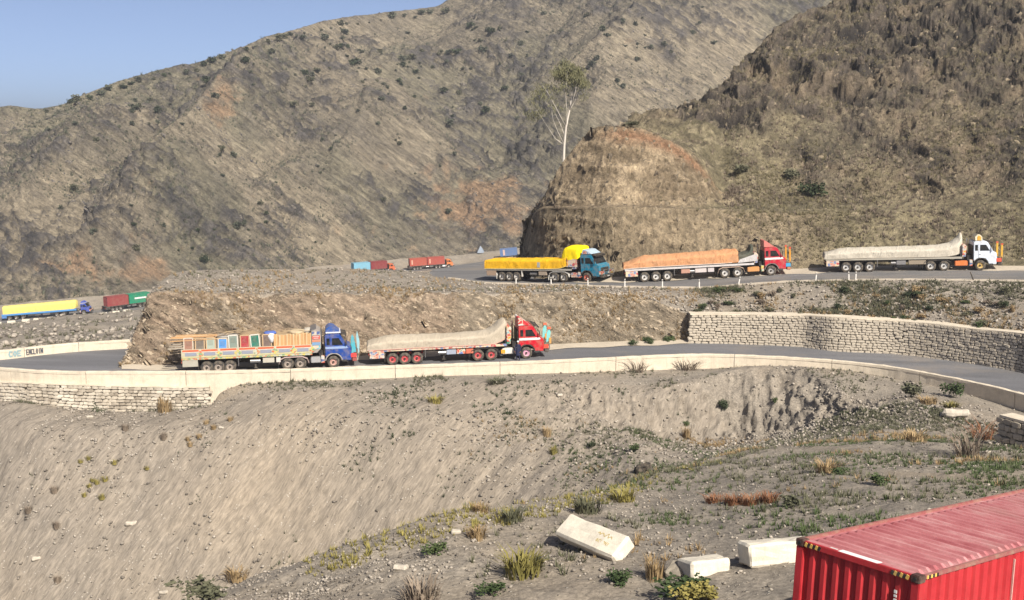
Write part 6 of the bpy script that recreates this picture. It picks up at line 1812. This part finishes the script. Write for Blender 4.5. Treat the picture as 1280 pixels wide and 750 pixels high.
S(SHR, 256, 330, 13, 13, L_DARK, 'dark_bush', 'lone dark bush beyond the plateau edge', 'bush')
S(SHR, 790, 431, 14, 9, L_GREEN, 'weed_clump', 'green weed at the foot of the cut bank', 'weed', 'weeds along the foot of the cut bank')
for u, v in ((808, 429), (815, 430), (833, 428), (838, 428)): S(SHR, u, v, 13, 10, L_GREEN, 'weed_clump', 'green weed at the foot of the cut bank', 'weed', 'weeds along the foot of the cut bank')
S(SHR, 1226, 410, 16, 12, L_GREEN, 'weed_clump', 'bright green weed on top of the stone retaining wall', 'weed')
for u, v, w, h in ((100, 578, 9, 7), (112, 575, 10, 8), (116, 600, 9, 7), (122, 604, 9, 8), (131, 602, 11, 9), (106, 622, 8, 7), (128, 622, 11, 9), (143, 581, 10, 8), (184, 588, 9, 6), (112, 608, 8, 7)):
    S(TUF, u, v, w * 1.3, h, L_YEL, 'grass_tuft', 'small yellow grass clump on the upper scree', 'grass tuft', 'yellow clumps on the scree')
for u, v in ((257, 530), (268, 536), (236, 550), (237, 557), (288, 525), (250, 548)):
    S(TUF, u, v, 12, 8, L_TAN, 'grass_tuft', 'small tan grass clump below the parapet on the scree', 'grass tuft', 'tan clumps on the scree')
for u, v in ((69, 614), (73, 726), (36, 642), (72, 660), (158, 537), (205, 548)):
    S(TUF, u, v, 15, 12, L_GREY, 'grass_tuft', 'small brown dead tuft low on the scree', 'grass tuft', 'brown tufts on the scree')
random.seed(11)
# weeds on the bank above the retaining wall
for _ in range(58):
    u = random.uniform(866, 1268); v = random.uniform(362, 408)
    h = ground_at(u, v, ('middle_hill',))
    mt, cn = random.choice(((L_GREEN, 'green'), (L_OLIVE, 'olive'), (L_OLIVE, 'olive'), (L_DARK, 'dark green'), (L_TAN, 'tan'), (L_GREY, 'grey-brown')))
    zone = 'just below the upper road edge' if v < 378 else 'close above the stone retaining wall'
    if h: S(SHR, u, v, random.uniform(8, 18), random.uniform(5, 11), mt, 'weed_clump', f'low {cn} weed clump {zone}', 'weed', f'{cn} weeds {zone}', hit=h)
# shrubs dotted over the far mountain
spots = []
for cu, cv, su, sv, n in ((195, 140, 22, 10, 14), (430, 75, 40, 22, 26), (505, 95, 30, 20, 16), (590, 70, 60, 25, 18), (470, 60, 50, 20, 14), (600, 60, 70, 30, 12), (760, 40, 70, 25, 22), (300, 60 + 40, 50, 20, 14), (90, 200, 60, 50, 14), (200, 270, 70, 35, 18), (420, 180, 80, 60, 26), (560, 170, 60, 50, 16), (330, 290, 60, 25, 10), (880, 40, 50, 25, 10)):
    for _ in range(n): spots.append((random.gauss(cu, su), random.gauss(cv, sv)))
for u in range(60, 560, 13): spots.append((u + random.uniform(-5, 5), float(np.interp(u, [60, 130, 190, 250, 330, 370, 440, 560], [137, 113, 95, 82, 52, 42, 27, 12])) + random.uniform(1, 5)))
for u, v in spots:
    if not (10 < u < 1000 and 2 < v < 330): continue
    h = ground_at(u, v, ('far_mountain', 'rock_hill'))
    if h is None or h[2] < 250: continue
    w = 3.5 + 11 * random.random() ** 1.6
    mt, cn = random.choice(((L_FAR, 'grey-green'), (L_FAR, 'grey-green'), (L_OLIVE, 'pale olive'), (L_DARK, 'dark green')))
    rim_v = float(np.interp(u, [60, 130, 190, 250, 330, 370, 440, 560], [137, 113, 95, 82, 52, 42, 27, 12]))
    zone = 'standing on the skyline ridge of the far mountain' if abs(v - rim_v) < 8 and u < 562 else 'low on the far mountain above the valley road' if v > 230 else 'on the upper slopes of the far mountain'
    S(SHR_FAR, u, v, w, w * random.uniform(.5, .75), mt, 'mountain_shrub', f'{cn} shrub {zone}', 'shrub', f'{cn} shrubs {zone}', hit=h)

# ================================================================== loose stuff
def scatter(name, P, N, wgt, n, base_v, base_f, smin, smax, mat, sink=0.2, seed=1, upright=False, squash=1.0, flat=True, size_pow=2.5, align=None):
    """n copies of small bases over a terrain grid, as one mesh of stuff"""
    rg = np.random.default_rng(seed)
    w = wgt.ravel() / wgt.sum()
    k = rg.choice(len(w), n, p=w)
    nc = P.shape[1]
    r, c = k // nc, k % nc
    r = np.minimum(r, P.shape[0] - 2); c = np.minimum(c, nc - 2)
    a, b = rg.random(n)[:, None], rg.random(n)[:, None]
    pos = P[r, c] * (1 - a) * (1 - b) + P[r, c + 1] * a * (1 - b) + P[r + 1, c] * (1 - a) * b + P[r + 1, c + 1] * a * b
    s = smin + (smax - smin) * rg.random(n) ** size_pow
    ang = rg.random(n) * 6.283
    nb = len(base_v)
    vi = rg.integers(0, nb, n)
    VB = np.stack(base_v)[vi]                                    # n, m, 3
    ca, sa = np.cos(ang)[:, None], np.sin(ang)[:, None]
    X = VB[..., 0] * ca - VB[..., 1] * sa; Yv = VB[..., 0] * sa + VB[..., 1] * ca; Z = VB[..., 2] * squash
    if not upright:
        t = rg.normal(0, 0.5, n)[:, None]
        X, Z = X * np.cos(t) - Z * np.sin(t), X * np.sin(t) + Z * np.cos(t)
    V = np.stack([X, Yv, Z], -1) * s[:, None, None] + pos[:, None, :] + N[r, c][:, None, :] * (s[:, None, None] * (0.5 * squash - sink) if not upright else 0)
    if align is not None:
        nn = N[r, c] + rg.normal(0, 0.25, (n, 3)); nn /= np.linalg.norm(nn, axis=1, keepdims=True)
        ax = np.array(align) + rg.normal(0, 0.28, (n, 3)); ax -= nn * (ax * nn).sum(1, keepdims=True); ax /= np.linalg.norm(ax, axis=1, keepdims=True)
        ay = np.cross(nn, ax)
        V = (VB[..., :1] * ax[:, None] + VB[..., 1:2] * ay[:, None] + VB[..., 2:3] * nn[:, None]) * s[:, None, None] + pos[:, None] - nn[:, None] * (s[:, None, None] * sink * 0.5)
    m = VB.shape[1]
    F = (base_f[None] + (np.arange(n) * m)[:, None, None]).reshape(-1, base_f.shape[1])
    o = link(name, np_mesh(name, V.reshape(-1, 3), F, mat, smooth=not flat))
    o['kind'] = 'stuff'
    return o
def ico(seed):
    bm = bmesh.new(); bmesh.ops.create_icosphere(bm, subdivisions=1, radius=0.5)
    rg = np.random.default_rng(seed)
    v = np.array([x.co[:] for x in bm.verts]); f = np.array([[y.index for y in x.verts] for x in bm.faces]); bm.free()
    v = v * (1 + rg.normal(0, 0.16, (len(v), 1))) * np.array([1.25, 0.9, 0.7])
    return v, f
def shard(seed):
    rg = np.random.default_rng(seed)
    v = np.array([(x, y, z) for z in (-.5, .5) for x, y in ((-1, -.5), (1, -.5), (1, .5), (-1, .5))], float) * np.array([0.7, 0.45, 0.5])
    v[4:, :2] *= rg.uniform(0.35, 0.8, (4, 1)); v += rg.normal(0, 0.09, v.shape)
    f = np.array([(4, 5, 6), (4, 6, 7), (0, 1, 5), (0, 5, 4), (1, 2, 6), (1, 6, 5), (2, 3, 7), (2, 7, 6), (3, 0, 4), (3, 4, 7)])
    return v, f
SHD = [shard(i) for i in range(8)]
SV, SF = [a for a, b in SHD], SHD[0][1]
ICO = [ico(i) for i in range(6)]
IV, IF = [a for a, b in ICO], ICO[0][1]
def mini_tuft(seed, n=9, h=0.9):
    r = np.random.default_rng(seed); v = []; f = []
    for i in range(n):
        a = r.uniform(0, 6.28); p = np.array([math.cos(a), math.sin(a), 0]) * r.uniform(0, .25)
        s = np.array([-math.sin(a), math.cos(a), 0]) * 0.07
        t = p + np.array([math.cos(a), math.sin(a), 0]) * r.uniform(.1, .5) + np.array([0, 0, h * r.uniform(.4, 1)])
        k = len(v); v += [p - s, p + s, t]; f.append((k, k + 1, k + 2))
    return np.array(v), np.array(f)
MT = [mini_tuft(i) for i in range(6)]
TV, TF = [a for a, b in MT], MT[0][1]
def m_peb(name, a, b):
    t = NT(name)
    n = t.n('TexNoise'); n.inputs['Scale'].default_value = 2.3; n.inputs['Detail'].default_value = 2
    t.l(t.tc.outputs['Object'], n.inputs['Vector'])
    w = t.n('TexWhiteNoise'); 
    v = t.n('TexVoronoi'); v.inputs['Scale'].default_value = 1.9; t.l(t.tc.outputs['Object'], v.inputs['Vector'])
    s = t.n('SeparateColor'); t.l(v.outputs['Color'], s.inputs[0])
    k = t.math('ADD', t.math('MULTIPLY', n.outputs['Fac'], 0.4), t.math('MULTIPLY', s.outputs[0], 0.6))
    return t.fin(t.ramp(k, [(0.2, a), (0.8, b)]), 0.9)
PEB = m_peb('pebble', (0.12, 0.103, 0.085), (0.36, 0.318, 0.265))
PEB_R = m_peb('rubble_rock', (0.06, 0.048, 0.036), (0.23, 0.185, 0.125))
PEB_C = m_peb('cut_rock', (0.16, 0.125, 0.085), (0.40, 0.325, 0.235))
PEB_F = m_peb('mountain_rock', (0.035, 0.034, 0.036), (0.16, 0.138, 0.110))

Pf, Nf = PATCH['ground'], normals(PATCH['ground'])
uf, vf_, df = project(Pf)
inv_ = (uf > -20) & (uf < 1300) & (vf_ < 770)
par = FRONT_PAR[:, None] + 0 * uf
area = (df / 60.0) ** 0.6
cl_ = np.clip(fbm(Pf * 0.12, 3, 101) * 1.6 + 0.6, 0.08, 2)
scatter('pebbles', Pf, Nf, inv_ * (par >= 4.3) * area * cl_, 15000, IV, IF, 0.05, 0.27, PEB, seed=1, size_pow=4)
fg = inv_ * (par < 4.35) * cl_ * (df / 30.0) ** 0.8
scatter('gravel', Pf, Nf, fg, 16000, IV, IF, 0.015, 0.13, PEB, seed=2, size_pow=5)
# weeds and dry grass on the open slope and along the rims
wd = np.clip(fbm(Pf * 0.16, 3, 111) * 2.6 + 0.05, 0.0, 1.5)
right = np.clip((uf - 560) / 200, 0, 1)
slope = inv_ * (par > 3.1) * (par < 5.9) * right * np.clip((uf - 700 + (par - 4) * 200) / 150, 0.15, 1)
scatter('ground_cover', Pf, Nf, slope * wd + 1e-9, 6500, TV, TF, 0.10, 0.42, L_OLIVE, seed=3, upright=True)
scatter('green_weeds', Pf, Nf, slope * np.clip(fbm(Pf * 0.2 + 9, 3, 113) * 3 - 0.2, 0, 1.5) + 1e-9, 4500, TV, TF, 0.10, 0.38, L_GREEN, seed=4, upright=True)
scatter('dry_grass', Pf, Nf, (slope * np.clip(fbm(Pf * 0.22 + 5, 3, 115) * 3 - 0.5, 0, 1.5)) + 1e-9, 3500, TV, TF, 0.10, 0.40, L_TAN, seed=5, upright=True)
fgw = inv_ * (par > 2.7) * (par < 4.25) * np.clip(fbm(Pf * 0.35 + 3, 3, 117) * 3.2 - 0.75, 0, 1.5) * np.clip((uf - 480) / 120, 0, 1)
scatter('green_weeds', Pf, Nf, fgw + 1e-9, 1800, TV, TF, 0.07, 0.26, L_GREEN, seed=6, upright=True)
rim = inv_ * (par > 3.75) * (par < 4.15) * (uf < 900) * (uf > 380)
scatter('rim_grass', Pf, Nf, rim * np.clip(fbm(Pf * 0.25 + 7, 3, 119) * 2.5 + 0.4, 0, 1.5), 900, TV, TF, 0.10, 0.36, L_YEL, seed=7, upright=True)
rim2 = inv_ * (par > 6.9) * (par < 8.0) * (uf < 1120)
scatter('rim_weeds', Pf, Nf, rim2 * np.clip(fbm(Pf * 0.3 + 2, 3, 121) * 3 + 0.1, 0, 1.5), 1100, TV, TF, 0.14, 0.45, L_OLIVE, seed=8, upright=True)
scr = inv_ * (par > 4.8) * (par < 7.0) * (uf < 860)
scatter('scree_weeds', Pf, Nf, scr * np.clip(fbm(Pf * 0.2 + 4, 3, 123) * 3 - 0.7, 0, 1.5), 700, TV, TF, 0.15, 0.5, L_DARK, seed=9, upright=True)

Pm, Nm = PATCH['middle_hill'], normals(PATCH['middle_hill'])
um, vm, dm = project(Pm)
im = (um < 1300)
mp_ = MID_PAR[:, None] + 0 * um
scatter('rubble', Pm, Nm, im * (mp_ > 1.0) * (mp_ < 2.1) * (um < 862), 4000, SV, SF, 0.10, 0.55, PEB_C, seed=10, sink=0.5, size_pow=2.6, align=(0.8, 0.1, -0.55))
scatter('plateau_stones', Pm, Nm, im * (mp_ > 2.0) * (mp_ < 4.0), 5000, IV, IF, 0.06, 0.34, PEB, seed=11, size_pow=3)
scatter('bank_grass', Pm, Nm, im * (mp_ > 2.15) * (mp_ < 3.9) * (np.clip((um - 780) / 80, 0.10, 1)) * np.clip(fbm(Pm * 0.25, 3, 125) * 2 + 0.5, 0, 1.5), 5200, TV, TF, 0.16, 0.55, L_OLIVE, seed=12, upright=True)
scatter('dry_grass', Pm, Nm, im * (mp_ > 1.1) * (mp_ < 3.9) * np.clip(fbm(Pm * 0.3 + 3, 3, 127) * 2 + 0.3, 0, 1.5), 5000, TV, TF, 0.16, 0.55, L_TAN, seed=13, upright=True)

Pr, Nr = PATCH['rock_hill'], normals(PATCH['rock_hill'])
ur, vr, dr = project(Pr)
ir = (ur < 1300) * (vr > -20)
rp = ROCK_PAR[:, None] + 0 * ur
scatter('rubble', Pr, Nr, ir * (rp > 1.0) * (rp < 5) * (dr / 120) ** 2, 7000, SV, SF, 0.12, 0.9, PEB_R, seed=14, sink=0.55, size_pow=3, align=(0.35, 0.3, 0.9))
gr = np.clip(fbm(Pr * 0.09, 3, 129) * 2.6 + 0.55, 0, 1.6)
scatter('hill_grass', Pr, Nr, ir * (rp > 1.15) * (rp < 5) * gr * (dr / 120) ** 2 * np.where(ur < 905, 0.06, 1.0), 7000, TV, TF, 0.2, 0.65, L_HAY, seed=15, upright=True)
scatter('hill_grass', Pr, Nr, ir * (rp > 1.15) * (rp < 5) * np.clip(1.5 - gr, 0.1, 2) * (dr / 120) ** 2 * np.where(ur < 905, 0.1, 1.0), 6000, TV, TF, 0.25, 0.8, L_GREY, seed=16, upright=True)

Pq, Nq = PATCH['far_mountain'], normals(PATCH['far_mountain'])
uq, vq, dq = project(Pq)
iq = (uq > -20) * (uq < 1300) * (vq > -20)
scatter('mountain_rubble', Pq, Nq, iq * (np.clip(fbm(Pq * 0.03, 4, 131) * 3 + 0.4, 0, 2)), 9000, SV, SF, 0.4, 2.6, PEB_F, seed=17, sink=0.55, size_pow=3, align=(0.8, 0.1, -0.6))
scatter('mountain_scrub', Pq, Nq, iq * (np.clip(fbm(Pq * 0.04 + 3, 3, 133) * 2.5 + 0.5, 0, 2)), 9000, TV, TF, 0.6, 1.9, L_FAR, seed=18, upright=True)
Pv, Nv = PATCH['valley_slope'], normals(PATCH['valley_slope'])
uv_, vv_, dv_ = project(Pv)
iv = (uv_ > -20) * (uv_ < 720)
scatter('valley_stones', Pv, Nv, iv * (dv_ > 100) * (dv_ < 290) * 1.0, 2500, IV, IF, 0.2, 0.9, PEB, seed=19, size_pow=3)
scatter('valley_weeds', Pv, Nv, iv * (dv_ > 100) * (dv_ < 290) * 1.0, 1500, TV, TF, 0.4, 1.0, L_OLIVE, seed=20, upright=True)

# ================================================================== thin dust haze over the whole valley
hz = NT('haze')
vol = hz.n('VolumePrincipled')
vol.inputs['Color'].default_value = (0.86, 0.90, 0.97, 1)
vol.inputs['Density'].default_value = 0.00026
vol.inputs['Anisotropy'].default_value = 0.2
for l_ in list(hz.t.links):
    if l_.to_node == hz.out: hz.t.links.remove(l_)
hz.t.nodes.remove(hz.b)
hz.l(vol.outputs[0], hz.out.inputs['Volume'])
zmin = min(float(p[..., 2].min()) for p in PATCH.values()) - 1.0
zmax = max(float(p[..., 2].max()) for p in PATCH.values()) + 4.0
xm = max(float(np.abs(p[..., 0]).max()) for p in PATCH.values()) + 5
ym = max(float(p[..., 1].max()) for p in PATCH.values()) + 5
o = MB().box((0, (ym - 20) / 2, (zmin + zmax) / 2), (2 * xm, ym + 20, zmax - zmin)).build('haze', hz.m)
o['kind'] = 'stuff'
